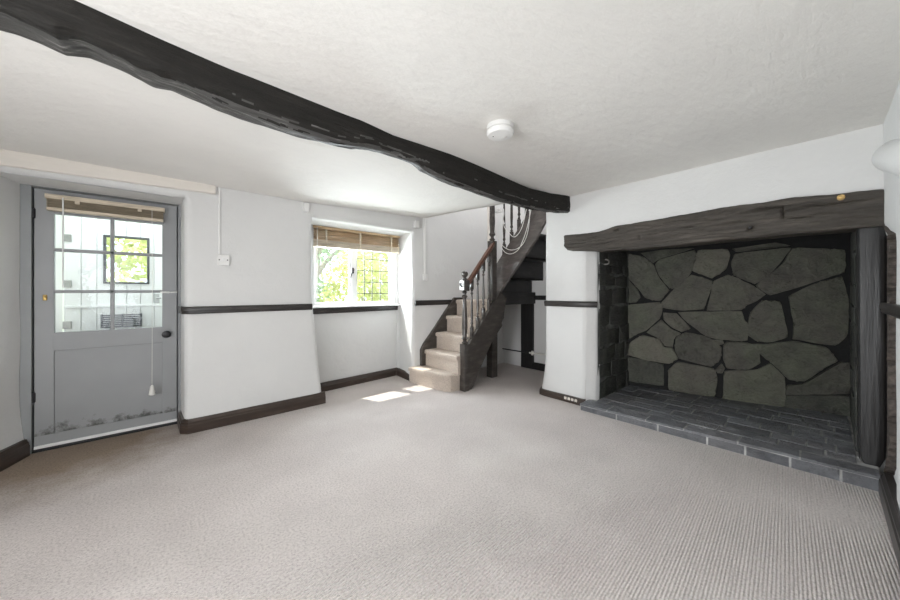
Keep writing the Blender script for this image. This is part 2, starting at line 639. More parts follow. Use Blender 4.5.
grid(bm, rev_l, steps(0, 1, 0.12), [z for z in ZS if z <= WZ + 0.001])
grid(bm, rev_r, steps(0, 1, 0.12), [z for z in ZS if z <= WZ + 0.001])
grid(bm, lambda x, t: (x, left_y(x, WZ) + t * 0.5, WZ - 0.004 * t), steps(WX0 - 0.02, 2.47, 0.1), steps(0, 1, 0.25))
grid(bm, lambda x, z: (x, under_y(x, z), z), steps(1.16, 2.47, 0.08), steps(-0.02, 0.955, 0.08))
grid(bm, lambda x, y: (x, y, 0.955), steps(1.16, 2.47, 0.2), [3.79, 4.0])
# jamb pieces between recess and outside
for a, b in (((1.20, 3.78, -0.02), (1.283, 4.02, 1.95)), ((2.425, 3.82, -0.02), (2.5, 4.02, 1.95))):
    box(bm, a, b)
# outside face
grid(bm, lambda x, z: (x, 4.03, z), [XR - 0.3, DX0 - 0.02, DX1, 1.25, 2.45, 4.4], [-0.1, 0.955, 1.9, 4.1],
     lambda x, z: (DX0 - 0.02 < x < DX1 and z < 1.9) or (1.25 < x < 2.45 and 0.955 < z < 1.9))
for x in (DX0 - 0.025, DX1):
    grid(bm, lambda y, z: (x, y, z), [3.76, 4.03], [-0.02, 1.9])
grid(bm, lambda x, y: (x, y, 1.89), [DX0 - 0.05, DX1 + 0.02], [3.7, 4.03])
grid(bm, lambda x, y: (x, y, 4.05), [XR - 0.3, 4.4], [3.3, 4.1])
wl = struct('wall_left', bm, M['plaster'], smooth=55, recalc=False)

# wall_right: chimney breast with the fireplace opening
prof = [(4.15, 2.055), (3.5, 2.055), (3.27, 2.055), (3.235, 2.05), (3.21, 2.035), (3.2, 2.0), (3.2, 1.9), (3.2, 1.8), (3.2, 1.7), (3.2, 1.62), (3.203, 1.60), (3.212, 1.58)]
prof2 = [(3.212, 1.58), (3.235, 1.545), (3.258, 1.51), (3.272, 1.496), (3.32, 1.49)]


def sweep_prof(bm, P, zs, batter=0.05, hi=9):
    V = []
    for (x, y) in P:
        col = []
        for z in zs:
            k = max(0, 1 - z / 0.45) ** 1.6
            n = 0.008 * N3(x * 2, y * 2, z * 1.6, 1.5)
            xx, yy = x + n - batter * 0.5 * k * (1 if x < 3.4 else 0), y + n + (batter * k if y > 1.95 else 0)
            col.append(bm.verts.new((xx, yy, z)))
        V.append(col)
    for a, b in zip(V[:-1], V[1:]):
        for j in range(len(zs) - 1):
            bm.faces.new((a[j], a[j + 1], b[j + 1], b[j]))


bm = new()
zs = steps(-0.02, 2.3, 0.07)
sweep_prof(bm, prof, zs)
sweep_prof(bm, prof2, [z for z in zs if z < 1.72], 0.03)
grid(bm, lambda y, z: (3.2 + 0.008 * N3(6.4, y * 2, z * 1.6, 1.5), y + 0.008 * N3(6.4, y * 2, z * 1.6, 1.5), z), steps(-0.4, 1.62, 0.07), steps(1.66, 2.3, 0.07))
grid(bm, lambda y, z: (3.36 + 0.0 * y, y, z), [-0.5, -0.155], [-0.02, 1.7])
wr = struct('wall_right', bm, M['plaster'], smooth=60)

# wall_near: beside the camera, with an unseen opening added behind it for the fill lamp
bm = new()
grid(bm, lambda x, z: (x, YN + 0.006 * N3(x, z, 3, 2) - (0.035 if (x > 2.79 and 0.13 < z < 1.54) or (x > 3.0 and z < 1.54) else 0), z), steps(XR - 0.2, 3.5, 0.1, (-0.95, -0.3, 2.78, 2.80, 2.995, 3.005)), steps(-0.02, 2.3, 0.1, (0.12, 0.14, 1.53, 1.55, 1.92)),
     lambda x, z: -0.95 < x < -0.3 and 0.12 < z < 1.92)
for x in (-0.95, -0.3): grid(bm, lambda y, z: (x, y, z), [YN - 0.45, YN], [0.12, 1.92])
for z in (0.12, 1.92): grid(bm, lambda x, y: (x, y, z), [-0.95, -0.3], [YN - 0.45, YN])
struct('wall_near', bm, M['plaster'], smooth=50)

# wall_rear: behind the camera, with a wide unseen opening added for the fill lamp
bm = new()
grid(bm, lambda y, z: (XR, y, z), steps(-0.5, 3.6, 0.1, (-0.05, 1.3)), steps(-0.02, 2.3, 0.1, (0.12, 1.92)),
     lambda y, z: -0.05 < y < 1.3 and 0.12 < z < 1.92)
for y in (-0.05, 1.3): grid(bm, lambda x, z: (x, y, z), [XR - 0.4, XR], [0.12, 1.92])
for z in (0.12, 1.92): grid(bm, lambda x, y: (x, y, z), [XR - 0.4, XR], [-0.05, 1.3])
struct('wall_rear', bm, M['plaster'])

# wall_back behind the stairs, and the stairwell above the ceiling
bm = new()
grid(bm, lambda y, z: (4.13 + 0.012 * N3(y, z, 7, 1.5), y, z), steps(1.9, 3.55, 0.08), steps(-0.02, 4.05, 0.08))
struct('wall_back', bm, M['plaster_stair'], smooth=60)
bm = new()
grid(bm, lambda x, z: (x, 1.93, z), steps(2.5, 4.2, 0.2), steps(2.14, 4.05, 0.2))
grid(bm, lambda y, z: (xedge(y), y, z), steps(1.9, 3.5, 0.2), steps(2.12, 4.05, 0.2))
grid(bm, lambda x, y: (x, y, 4.03), [2.4, 4.2], [1.9, 3.5])
struct('wall_stairwell', bm, M['plaster_stair'])

# plastered brace running down the near wall from the chimney breast
bm = new()
def brace(t, a):
    x = 3.26 - 1.9 * t
    zc_ = 1.965 - 0.275 * 1.9 * t
    return (x, YN + 0.10 * max(0, math.cos(a)) * (0.4 + 0.6 * min(1, t * 4)) - 0.03, zc_ + 0.088 * math.sin(a))
grid(bm, brace, steps(0, 1, 0.03), [math.pi * (i / 12 - 0.5) for i in range(13)])
struct('trim_brace', bm, M['plaster'], smooth=80)


# ------------------------------------------------------------------ trims: dado rails, skirtings, boards
def sweep_profile(bm, path, profile, close_ends=True, side=1):
    """path: (x,y) list; profile: (out, z) list; out is measured to the right of the path * side"""
    P = [Vector((p[0], p[1], 0)) for p in path]
    rings = []
    for i, p in enumerate(P):
        d0 = (P[i] - P[i - 1]).normalized() if i > 0 else None
        d1 = (P[i + 1] - P[i]).normalized() if i < len(P) - 1 else None
        def nrm(d): return Vector((d.y, -d.x, 0)) * side
        if d0 is None: n, k = nrm(d1), 1
        elif d1 is None: n, k = nrm(d0), 1
        else:
            n = (nrm(d0) + nrm(d1)).normalized()
            k = 1 / max(0.35, n.dot(nrm(d0)))
        rings.append([bm.verts.new(p + n * (o * k) + Vector((0, 0, z))) for o, z in profile])
    m = len(profile)
    for a, b in zip(rings[:-1], rings[1:]):
        for k in range(m):
            bm.faces.new((a[k], b[k], b[(k + 1) % m], a[(k + 1) % m]))
    bm.faces.new(rings[0]); bm.faces.new(rings[-1][::-1])


def rail_prof(z0, z1, d=0.026):
    h = z1 - z0
    return [(-0.02, z0), (d * 0.65, z0), (d * 0.8, z0 + h * 0.12), (d * 0.8, z0 + h * 0.35), (d, z0 + h * 0.45), (d, z0 + h * 0.85), (d * 0.8, z1), (-0.02, z1)]


def skirt_prof(h, d=0.024):
    return [(-0.02, 0.0), (d, 0.0), (d, h * 0.62), (d * 0.8, h * 0.68), (d * 0.8, h * 0.80), (d * 0.45, h * 0.9), (d * 0.35, h), (-0.02, h)]


trim_n = [0]
def trim(path, pf, m):
    trim_n[0] += 1
    bm = new(); sweep_profile(bm, path, pf)
    return struct('trim_%d' % trim_n[0], bm, m, smooth=35)


def Lpath(x0, x1, z, d=0.0, n=10):
    return [(x0 + (x1 - x0) * i / n, left_y(min(max(x0 + (x1 - x0) * i / n, DX1 + 0.05 if x0 > 0 else -9), 9), z) + d) for i in range(n + 1)]


# dado rails
trim([(DX1 - 0.01, 3.66), (DX1 + 0.004, 3.44)] + [(x, 3.405) for x in (0.19, 0.5, 0.9, 1.135)], rail_prof(0.962, 1.022), M['rail'])
trim([(1.262, under_y(1.27, 0.92) - 0.012), (2.43, under_y(2.43, 0.92) - 0.012)], rail_prof(0.890, 0.957, 0.024), M['rail'])
trim([(2.395, 3.405), (3.03, 3.405), (3.1, 3.405)], rail_prof(0.965, 1.03), M['rail'])
trim([(4.125, 3.0), (4.125, 2.06)], rail_prof(1.02, 1.085), M['wallpost'])
trim([(3.200, 2.035), (3.198, 1.59), (3.262, 1.492)], rail_prof(0.985, 1.045, 0.03), M['rail'])
trim([(3.0, YN), (0.6, YN)], rail_prof(1.03, 1.085, 0.03), M['rail'])


def baseboard(name, path, h=0.11, d=0.024, m=None):
    bm = new(); sweep_profile(bm, path, skirt_prof(h, d))
    return struct(name, bm, m or M['skirting'], smooth=35)


baseboard('baseboard_left', [(DX1 - 0.012, 3.69), (DX1 - 0.002, 3.42), (DX1 + 0.03, 3.388), (0.5, 3.388), (0.9, 3.385), (1.262, 3.392)], 0.112)
baseboard('baseboard_recess', [(1.30, 3.775), (1.36, 3.785), (2.40, 3.862), (2.43, 3.84), (2.40, 3.50)], 0.10)
baseboard('baseboard_door', [(-1.58, 3.382), (-0.835, 3.382), (-0.805, 3.43), (-0.716, 3.672)], 0.115)
baseboard('baseboard_right', [(3.6, 2.112), (3.235, 2.107), (3.185, 2.075), (3.172, 2.03), (3.172, 1.60), (3.185, 1.57)], 0.065)
baseboard('baseboard_back', [(4.13, 2.83), (4.13, 2.06)], 0.10, 0.03, M['wallpost'])
baseboard('baseboard_near', [(3.06, YN), (-0.3, YN)], 0.13, 0.028, M['rail'])

# cream board along the top of the door wall
bm = new()
for i in range(12):
    pass
def brd(x, k):
    z1 = zc(x, 3.38) + 0.005
    z0 = float(np.interp(x, [-1.2, -0.76, 0.34], [1.935, 1.935, 1.968]))
    return [(x, 3.42, z0), (x, 3.378, z0), (x, 3.374, z0 + 0.005), (x, 3.374, z1), (x, 3.42, z1)]
rings = [[bm.verts.new(p) for p in brd(x, 0)] for x in steps(XR, 0.34, 0.12)]
for a, b in zip(rings[:-1], rings[1:]):
    for k in range(5): bm.faces.new((a[k], b[k], b[(k + 1) % 5], a[(k + 1) % 5]))
bm.faces.new(rings[0]); bm.faces.new(rings[-1])
struct('trim_board', bm, M['cream_paint'])
# pale vertical boarding at the head of the stairs
bm = new(); box(bm, (3.755, 3.37, 1.9), (3.83, 3.41, 4.0), 0.004); struct('trim_stairhead', bm, M['cream_paint'])

# ------------------------------------------------------------------ door_1: the grey half-glazed door
YD = 3.70
L0, L1, LZ0, LZ1 = -0.682, 0.098, 0.022, 1.884
GX0, GX1, GZ0, GZ1 = -0.590, 0.002, 0.845, 1.715
PX0, PX1, PZ0, PZ1 = -0.590, 0.002, 0.112, 0.712
bm = new()
def rect_pieces(bm, y0, y1, bev=0.003):
    box(bm, (L0, y0, LZ0), (GX0, y1, LZ1), bev)
    box(bm, (GX1, y0, LZ0), (L1, y1, LZ1), bev)
    box(bm, (GX0 - 0.004, y0, LZ0), (GX1 + 0.004, y1, PZ0), bev)
    box(bm, (GX0 - 0.004, y0, PZ1), (GX1 + 0.004, y1, GZ0), bev)
    box(bm, (GX0 - 0.004, y0, GZ1), (GX1 + 0.004, y1, LZ1), bev)
rect_pieces(bm, YD, YD + 0.045)
door = struct('door_1', bm, M['door'])
bm = new(); box(bm, (PX0 - 0.005, YD + 0.012, PZ0 - 0.005), (PX1 + 0.005, YD + 0.033, PZ1 + 0.005)); obj('panel', bm, M['door'], door)
# glazing bars
XB = (ony(110.3, 250, YD).x + ony(114, 250, YD).x) / 2
ZB = (1.452, 1.146)
bm = new()
box(bm, (XB - 0.012, YD + 0.004, GZ0), (XB + 0.012, YD + 0.04, GZ1), 0.004)
for z in ZB: box(bm, (GX0, YD + 0.004, z - 0.012), (GX1, YD + 0.04, z + 0.012), 0.004)
obj('glazing_bars', bm, M['door'], door)
for (xa, xb) in ((GX0, XB - 0.012), (XB + 0.012, GX1)):
    for (za, zb) in ((GZ0, ZB[1] - 0.012), (ZB[1] + 0.012, ZB[0] - 0.012), (ZB[0] + 0.012, GZ1)):
        bm = new(); box(bm, (xa - 0.003, YD + 0.018, za - 0.003), (xb + 0.003, YD + 0.022, zb + 0.003)); obj('pane', bm, M['glass_old'], door)
M['ripple'] = simple('glass_ripple', (0.50, 0.55, 0.58), 0.3, 0, 0.05, 9, 0)
for (u, v, rs_) in ((123, 264, (0.014, 0.028, 0.045)), (137, 312, (0.012, 0.026)), (83, 272, (0.010, 0.022))):
    c = ony(u, v, YD + 0.0175)
    bm = new()
    for r in rs_:
        tube(bm, [(c.x + 1.25 * r * math.cos(a) + 0.004 * math.sin(2 * a + r * 90), YD + 0.0175, c.z + 0.8 * r * math.sin(a)) for a in [2 * math.pi * i / 28 for i in range(27)]], 0.0013, 5)
    obj('glass_bullseye', bm, M['ripple'], door)
bm = new(); box(bm, (L0, YD - 0.008, LZ0), (L1, YD + 0.004, LZ0 + 0.022), 0.003)
obj('draught_strip', bm, M['white_paint'], door)
for (u, v) in ((31.5, 213), (31.5, 398)):
    p = ony(u, v, YD - 0.004)
    bm = new()
    lathe(bm, [(0.006, -0.036), (0.008, -0.036), (0.008, 0.036), (0.006, 0.036)], (L0 - 0.003, YD - 0.006, p.z), 10)
    box(bm, (L0 - 0.016, YD - 0.006, p.z - 0.033), (L0 + 0.008, YD - 0.001, p.z + 0.033), 0.001)
    obj('hinge', bm, M['iron'], door)
p = ony(166.3, 334.3, YD - 0.03)
bm = new(); lathe(bm, [(0.012, 0.0), (0.012, -0.018), (0.025, -0.024), (0.030, -0.036), (0.024, -0.048), (0.008, -0.053)], (p.x, YD, p.z), 20, 'y')
obj('door_knob', bm, M['iron'], door, 40)
p = ony(45.2, 297.5, YD)
bm = new(); box(bm, (p.x - 0.010, YD - 0.012, p.z - 0.022), (p.x + 0.010, YD, p.z + 0.020), 0.004)
lathe(bm, [(0.007, 0.0), (0.007, -0.022), (0.004, -0.024)], (p.x, YD - 0.008, p.z + 0.004), 12, 'y')
obj('latch_plate', bm, M['brass'], door)
p, q = ony(161, 292.3, YD - 0.012), ony(181, 291.5, YD - 0.012)
bm = new()
box(bm, (p.x, YD - 0.014, p.z - 0.008), (p.x + 0.055, YD, p.z + 0.008), 0.003)
tube(bm, [(p.x - 0.005, YD - 0.016, p.z), (p.x + 0.105, YD - 0.016, p.z)], 0.0055)
lathe(bm, [(0.004, 0), (0.006, -0.010), (0.003, -0.012)], (p.x + 0.03, YD - 0.014, p.z + 0.003), 10, 'y')
obj('door_bolt', bm, M['plastic'], door)
# frame of door_1
bm = new()
box(bm, (-0.775, YD - 0.014, 0), (L0 - 0.009, YD + 0.06, 1.90), 0.003)
box(bm, (L1 + 0.007, YD - 0.012, 0), (L1 + 0.05, YD + 0.06, 1.90), 0.003)
box(bm, (-0.775, YD - 0.02, LZ1 + 0.008), (L1 + 0.05, YD + 0.06, 1.915), 0.003)
box(bm, (L0 - 0.04, YD + 0.048, 0), (L0 + 0.02, YD + 0.075, 1.90)); box(bm, (L1 - 0.02, YD + 0.048, 0), (L1 + 0.04, YD + 0.075, 1.90)); box(bm, (L0, YD + 0.048, LZ1 - 0.02), (L1, YD + 0.075, 1.92))
struct('trim_doorframe', bm, M['frame'])
bm = new(); box(bm, (L0 - 0.01, YD - 0.01, 0), (L1 + 0.01, YD + 0.055, 0.012), 0.002); struct('trim_threshold', bm, M['iron'])


# ------------------------------------------------------------------ blinds
def slat_stack(bm, x0, x1, y, z0, z1, n, w=0.05, tilt=0.12):
    for i in range(n):
        z = z0 + (z1 - z0) * (i + 0.5) / n
        t = 0.0028
        dz = w * 0.5 * tilt * (1 if i % 2 else 0.6)
        vs = []
        for (yy, zz) in ((-w / 2, -dz), (0, -dz * 0.2 + 0.002), (w / 2, dz), (w / 2, dz + t), (0, -dz * 0.2 + 0.002 + t), (-w / 2, -dz + t)):
            vs.append((bm.verts.new((x0, y + yy, z + zz)), bm.verts.new((x1, y + yy, z + zz))))
        for k in range(6):
            a, b = vs[k], vs[(k + 1) % 6]
            bm.faces.new((a[0], a[1], b[1], b[0]))
        bm.faces.new([v[0] for v in vs]); bm.faces.new([v[1] for v in vs][::-1])


YB = YD - 0.042
bl = thing('venetian_blind', 'narrow brown slatted blind gathered up on the grey door', 'blind', (-0.3, YB, 1.85))
bx0, bx1 = -0.625, 0.018
bm = new(); box(bm, (bx0, YB - 0.018, 1.812), (bx1, YB + 0.038, 1.845), 0.003); obj('headrail', bm, M['bamboo_pale'], bl)
bm = new(); slat_stack(bm, bx0 + 0.008, bx1 - 0.008, YB + 0.004, 1.752, 1.812, 12, 0.04); obj('slats', bm, M['bamboo_brown'], bl)
bm = new(); box(bm, (bx0 + 0.008, YB - 0.018, 1.728), (bx1 - 0.008, YB + 0.026, 1.750), 0.003); obj('bottom_rail', bm, M['bamboo_pale'], bl)
for x in (-0.47, -0.135):
    bm = new(); box(bm, (x - 0.012, YB - 0.021, 1.79), (x + 0.012, YB - 0.014, 1.812), 0.002); obj('cord_bracket', bm, M['bamboo_pale'], bl)
p0, p1 = ony(63, 203, YB - 0.022), ony(63.3, 288, YB - 0.022)
bm = new(); tube(bm, [(p0.x, YB - 0.022, 1.825), (p0.x, YB - 0.022, p1.z)], 0.0042); obj('tilt_wand', bm, M['white_paint'], bl)
p0, p1 = ony(152, 215, YB - 0.022), ony(151.3, 384, YB - 0.022)
bm = new(); tube(bm, [(p0.x, YB - 0.022, 1.815), (p0.x + 0.002, YB - 0.022, 1.2), (p0.x, YB - 0.022, p1.z)], 0.0016, 6)
cord = obj('pull_cord', bm, M['wire'], bl)
pt = ony(151.5, 391, YB - 0.022)
bm = new(); lathe(bm, [(0.004, 0.05), (0.012, 0.038), (0.016, 0.0), (0.022, -0.03), (0.010, -0.036)], (p0.x, YB - 0.022, pt.z), 12)
for k in range(5):
    a = k * 1.3
    tube(bm, [(p0.x, YB - 0.022, pt.z + 0.03), (p0.x + 0.018 * math.cos(a), YB - 0.024 - 0.006 * k / 5, pt.z + 0.02 * math.sin(a) - 0.01)], 0.004, 6)
obj('tassel', bm, M['wire'], cord, 60)

# ------------------------------------------------------------------ window_1
YW = 3.86
A0, A1, B0, B1 = 1.285, 2.425, 0.958, 1.893     # frame outside
def frame_rect(bm, x0, x1, z0, z1, t, y0, y1, bev=0.003):
    box(bm, (x0, y0, z0), (x0 + t, y1, z1), bev); box(bm, (x1 - t, y0, z0), (x1, y1, z1), bev)
    box(bm, (x0 + t - 0.002, y0, z0), (x1 - t + 0.002, y1, z0 + t), bev); box(bm, (x0 + t - 0.002, y0, z1 - t), (x1 - t + 0.002, y1, z1), bev)
bm = new()
frame_rect(bm, A0, A1, B0, B1, 0.028, YW - 0.01, YW + 0.07)
win = struct('window_1', bm, M['white_paint'])
XM0, XM1 = 1.755, 1.835
bm = new(); box(bm, (XM0 + 0.012, YW - 0.004, B0 + 0.02), (XM1 - 0.012, YW + 0.06, B1 - 0.02), 0.004); obj('mullion', bm, M['white_paint'], win)
for i, (x0, x1) in enumerate(((A0 + 0.026, XM0 + 0.02), (XM1 - 0.02, A1 - 0.026))):
    bm = new(); frame_rect(bm, x0, x1, B0 + 0.026, B1 - 0.026, 0.030 if i == 0 else 0.03, YW + 0.006, YW + 0.045)
    if i == 1: box(bm, (x1 - 0.075, YW + 0.008, B0 + 0.04), (x1 - 0.02, YW + 0.043, B1 - 0.04), 0.002)
    cs = obj('casement', bm, M['white_paint'], win)
    bm = new(); box(bm, (x0 + 0.026, YW + 0.022, B0 + 0.05), (x1 - 0.026, YW + 0.026, B1 - 0.05)); obj('pane', bm, M['glass'], cs)
    if i == 1:
        bm = new()
        for u in (364.4, 372.2, 380.3, 388.5):
            x = ony(u, 275, YW + 0.02).x
            if x < x1 - 0.05: box(bm, (x - 0.004, YW + 0.0205, B0 + 0.05), (x + 0.004, YW + 0.0275, B1 - 0.05))
        z = ony(372, 259.7, YW + 0.02).z
        while z > B0 + 0.1:
            box(bm, (x0 + 0.026, YW + 0.020, z - 0.004), (x1 - 0.026, YW + 0.028, z + 0.004))
            z -= 0.147
        obj('lead_lattice', bm, M['lead'], cs)
p = ony(352, 271, YW)
bm = new()
box(bm, (p.x + 0.0, YW - 0.012, p.z - 0.03), (p.x + 0.022, YW + 0.006, p.z + 0.04), 0.003)
tube(bm, catmull([(p.x + 0.011, YW - 0.014, p.z + 0.02), (p.x + 0.008, YW - 0.035, p.z + 0.012), (p.x - 0.02, YW - 0.04, p.z - 0.035), (p.x - 0.038, YW - 0.04, p.z - 0.085)]), 0.0065)
obj('window_handle', bm, M['iron'], win, 50)
bm = new(); box(bm, (1.262, under_y(1.3, 0.95) - 0.02, 0.956), (2.44, YW + 0.02, 0.972), 0.004); obj('window_sill', bm, M['white_paint'], win)

YV = 3.80
bl2 = thing('venetian_blind', 'tan bamboo slatted blind half raised in the window recess', 'blind', (1.84, YV, 1.88))
bx0, bx1 = 1.272, 2.412
bm = new(); box(bm, (bx0, YV - 0.03, 1.862), (bx1, YV + 0.03, 1.89), 0.003); obj('headrail', bm, M['bamboo'], bl2)
bm = new(); slat_stack(bm, bx0 + 0.006, bx1 - 0.006, YV, 1.735, 1.862, 11, 0.05, 0.5); obj('slats', bm, M['bamboo'], bl2)
bm = new(); slat_stack(bm, bx0 + 0.006, bx1 - 0.006, YV, 1.672, 1.735, 16, 0.05, 0.08); st = obj('gathered_slats', bm, M['bamboo_pale'], bl2)
bm = new(); box(bm, (bx0 + 0.006, YV - 0.027, 1.655), (bx1 - 0.006, YV + 0.027, 1.672), 0.003); obj('bottom_rail', bm, M['bamboo_pale'], bl2)
for x in (1.42, 1.84, 2.28):
    bm = new(); box(bm, (x - 0.010, YV - 0.032, 1.66), (x + 0.010, YV - 0.0285, 1.862)); obj('ladder_tape', bm, M['bamboo_pale'], bl2)
bm = new(); tube(bm, [(bx0 + 0.045, YV - 0.034, 1.87), (bx0 + 0.047, YV - 0.034, 1.05)], 0.004); obj('tilt_wand', bm, M['wire'], bl2)
bm = new(); tube(bm, catmull([(2.39, 3.765, 1.87), (2.405, 3.72, 1.55), (2.40, 3.62, 1.30), (2.388, 3.52, 1.19)]), 0.003, 6)
cord = obj('pull_cord', bm, M['wire_grey'], bl2)
bm = new(); lathe(bm, [(0.003, 0.02), (0.008, 0.012), (0.010, -0.02), (0.004, -0.026)], (2.386, 3.52, 1.17), 10); obj('cord_toggle', bm, M['iron'], cord)

# ------------------------------------------------------------------ porch and garden outside
bm = new(); grid(bm, lambda x, y: (x, y, -0.14), steps(-14, 20, 2), steps(4.0, 32, 2)); struct('ground', bm, M['grass'])
bm = new(); box(bm, (-1.1, 4.03, -0.12), (0.5, 4.95, -0.005)); struct('floor_porch', bm, M['paving'])
bm = new()
for x in (-1.08, 0.36):
    box(bm, (x, 4.03, -0.1), (x + 0.05, 4.98, 0.9)); box(bm, (x, 4.03, 0.9), (x + 0.05, 4.1, 2.2)); box(bm, (x, 4.88, 0.9), (x + 0.05, 4.98, 2.2))
box(bm, (-1.08, 4.86, -0.1), (-0.72, 4.93, 2.2)); box(bm, (0.06, 4.86, -0.1), (0.41, 4.93, 2.2)); box(bm, (-0.72, 4.86, 2.0), (0.06, 4.93, 2.2))
box(bm, (-1.1, 4.03, 2.15), (0.45, 5.0, 2.22))
struct('wall_porch', bm, M['white_paint'])
YP = 4.80
bm = new()
WP0, WP1, WPZ0, WPZ1 = -0.432, -0.112, 1.236, 1.707
xs = [-0.70 + 0.742 * i / 7 for i in range(8)]
def plank(x0, x1, z0, z1): box(bm, (x0 + 0.0015, YP, z0), (x1 - 0.0015, YP + 0.035, z1), 0.004)
for a, b in zip(xs[:-1], xs[1:]):
    if b < WP0 or a > WP1: plank(a, b, 0.03, 1.97)
    else:
        if a < WP0: plank(a, WP0, WPZ0 - 0.01, WPZ1 + 0.01)
        if b > WP1: plank(WP1, b, WPZ0 - 0.01, WPZ1 + 0.01)
        plank(a, b, 0.03, WPZ0); plank(a, b, WPZ1, 1.97)
for a_, b_ in (((-0.71, YP + 0.02, 0.02), (WP0, YP + 0.04, 1.98)), ((WP1, YP + 0.02, 0.02), (0.05, YP + 0.04, 1.98)), ((WP0 - 0.01, YP + 0.02, 0.02), (WP1 + 0.01, YP + 0.04, WPZ0)), ((WP0 - 0.01, YP + 0.02, WPZ1), (WP1 + 0.01, YP + 0.04, 1.98))): box(bm, a_, b_)
box(bm, (-0.70, YP - 0.015, 0.985), (0.04, YP + 0.002, 1.01), 0.003)
box(bm, (-0.70, YP - 0.022, 0.12), (0.04, YP + 0.002, 0.22), 0.004)
d2 = struct('door_2', bm, M['white_paint'])
bm = new(); frame_rect(bm, WP0 - 0.012, WP1 + 0.012, WPZ0 - 0.012, WPZ1 + 0.012, 0.02, YP - 0.012, YP + 0.04); obj('window_frame', bm, M['lead'], d2)
bm = new(); box(bm, (WP0, YP + 0.012, WPZ0), (WP1, YP + 0.016, WPZ1)); obj('pane', bm, M['glass'], d2)
for v in (238, 284, 325):
    z = ony(68, v, YP).z
    bm = new(); box(bm, (-0.712, YP - 0.012, z - 0.035), (-0.655, YP + 0.002, z + 0.035), 0.003); obj('hinge', bm, M['steel'], d2)
bm = new(); box(bm, (-0.062, YP - 0.012, 1.02), (-0.018, YP + 0.001, 1.12), 0.003)
tube(bm, [(-0.04, YP - 0.014, 1.075), (-0.04, YP - 0.045, 1.075), (-0.005, YP - 0.045, 1.075)], 0.008); obj('door_handle', bm, M['steel'], d2)
lc = thing('letter_cage', 'dark grey slatted letter cage on the white outer door', 'letter box', (-0.3, YP - 0.04, 0.79))
bm = new()
for k in range(7): box(bm, (-0.455 + 0.0, YP - 0.085, 0.785 + k * 0.019), (-0.16, YP - 0.078, 0.797 + k * 0.019))
for x in (-0.455, -0.31, -0.17): box(bm, (x, YP - 0.09, 0.782), (x + 0.012, YP - 0.001, 0.915))
obj('slats', bm, M['mat_dark'], lc)
bm = new(); box(bm, (-0.45, YP - 0.08, 0.78), (-0.165, YP - 0.001, 0.786)); obj('base', bm, M['mat_dark'], lc)


def leaf_mat(name, col):
    k = NT(name)
    k.t.nodes.remove(k.b)
    out = k.t.nodes['Material Output']
    co = k.coords()
    nz = k.noise(co, 3.0, 3)
    r = k.ramp(nz, 'Fac', [(0.3, lerp3(col, 0.7)), (0.7, lerp3(col, 1.25))])
    d = k.n('ShaderNodeBsdfDiffuse'); t = k.n('ShaderNodeBsdfTranslucent'); mx = k.n('ShaderNodeMixShader')
    mx.inputs['Fac'].default_value = 0.55
    k.l(r, 'Color', d, 'Color'); k.l(r, 'Color', t, 'Color')
    k.l(d, 'BSDF', mx, 1); k.l(t, 'BSDF', mx, 2)
    k.l(mx, 'Shader', out, 'Surface')
    return k.m


M['leaf_lime'] = leaf_mat('lime_leaves', (0.66, 0.68, 0.36))
M['leaf_green'] = leaf_mat('green_leaves', (0.48, 0.58, 0.44))
M['leaf_blue'] = leaf_mat('blue_green_leaves', (0.48, 0.55, 0.58))


def leafy(name, c, radii, n, m, label, cat, trunk=None, leaf=0.09, seed=1, group=None):
    rnd = random.Random(seed)
    t = thing(name, label, cat, (c[0], c[1], -0.14), group)
    bm = new()
    for i in range(n):
        d = Vector((rnd.gauss(0, 1), rnd.gauss(0, 1), rnd.gauss(0, 1))).normalized()
        r = 0.55 + 0.45 * rnd.random() ** 0.5
        lump = 1 + 0.25 * N3(d.x * 2 + seed, d.y * 2, d.z * 2, 1.3)
        p = Vector((c[0] + d.x * radii[0] * r * lump, c[1] + d.y * radii[1] * r * lump, c[2] + d.z * radii[2] * r * lump))
        a = Vector((rnd.gauss(0, 1), rnd.gauss(0, 1), rnd.gauss(0, 1))).normalized()
        b = a.cross(Vector((rnd.gauss(0, 1), rnd.gauss(0, 1), rnd.gauss(0, 1)))).normalized()
        s = leaf * (0.6 + 0.8 * rnd.random())
        bm.faces.new([bm.verts.new(p + a * s), bm.verts.new(p + b * s * 0.5), bm.verts.new(p - a * s), bm.verts.new(p - b * s * 0.5)])
    obj('foliage', bm, m, t, recalc=False)
    bm = new()
    top = c[2] if trunk is None else trunk[2]
    tr = trunk[1] if trunk else 0.06
    pts = catmull([(c[0] + 0.1, c[1], -0.16), (c[0] - 0.05, c[1] + 0.05, top * 0.35), (c[0] + 0.05, c[1], top * 0.7), (c[0], c[1], top)], 5)
    tube(bm, pts, [tr * (1 - 0.6 * i / len(pts)) for i in range(len(pts))], 8)
    if trunk:
        for k in range(4):
            a = k * 1.7 + 0.4
            q = pts[8 + k]
            tube(bm, catmull([q, q + Vector((math.cos(a) * 0.4, math.sin(a) * 0.4, 0.45)), q + Vector((math.cos(a) * 0.9, math.sin(a) * 0.8, 0.8))], 4), [tr * 0.5 * (1 - i / 11) + 0.01 for i in range(9)], 6)
    obj('trunk', bm, M['bark'], t, 60)
    return t


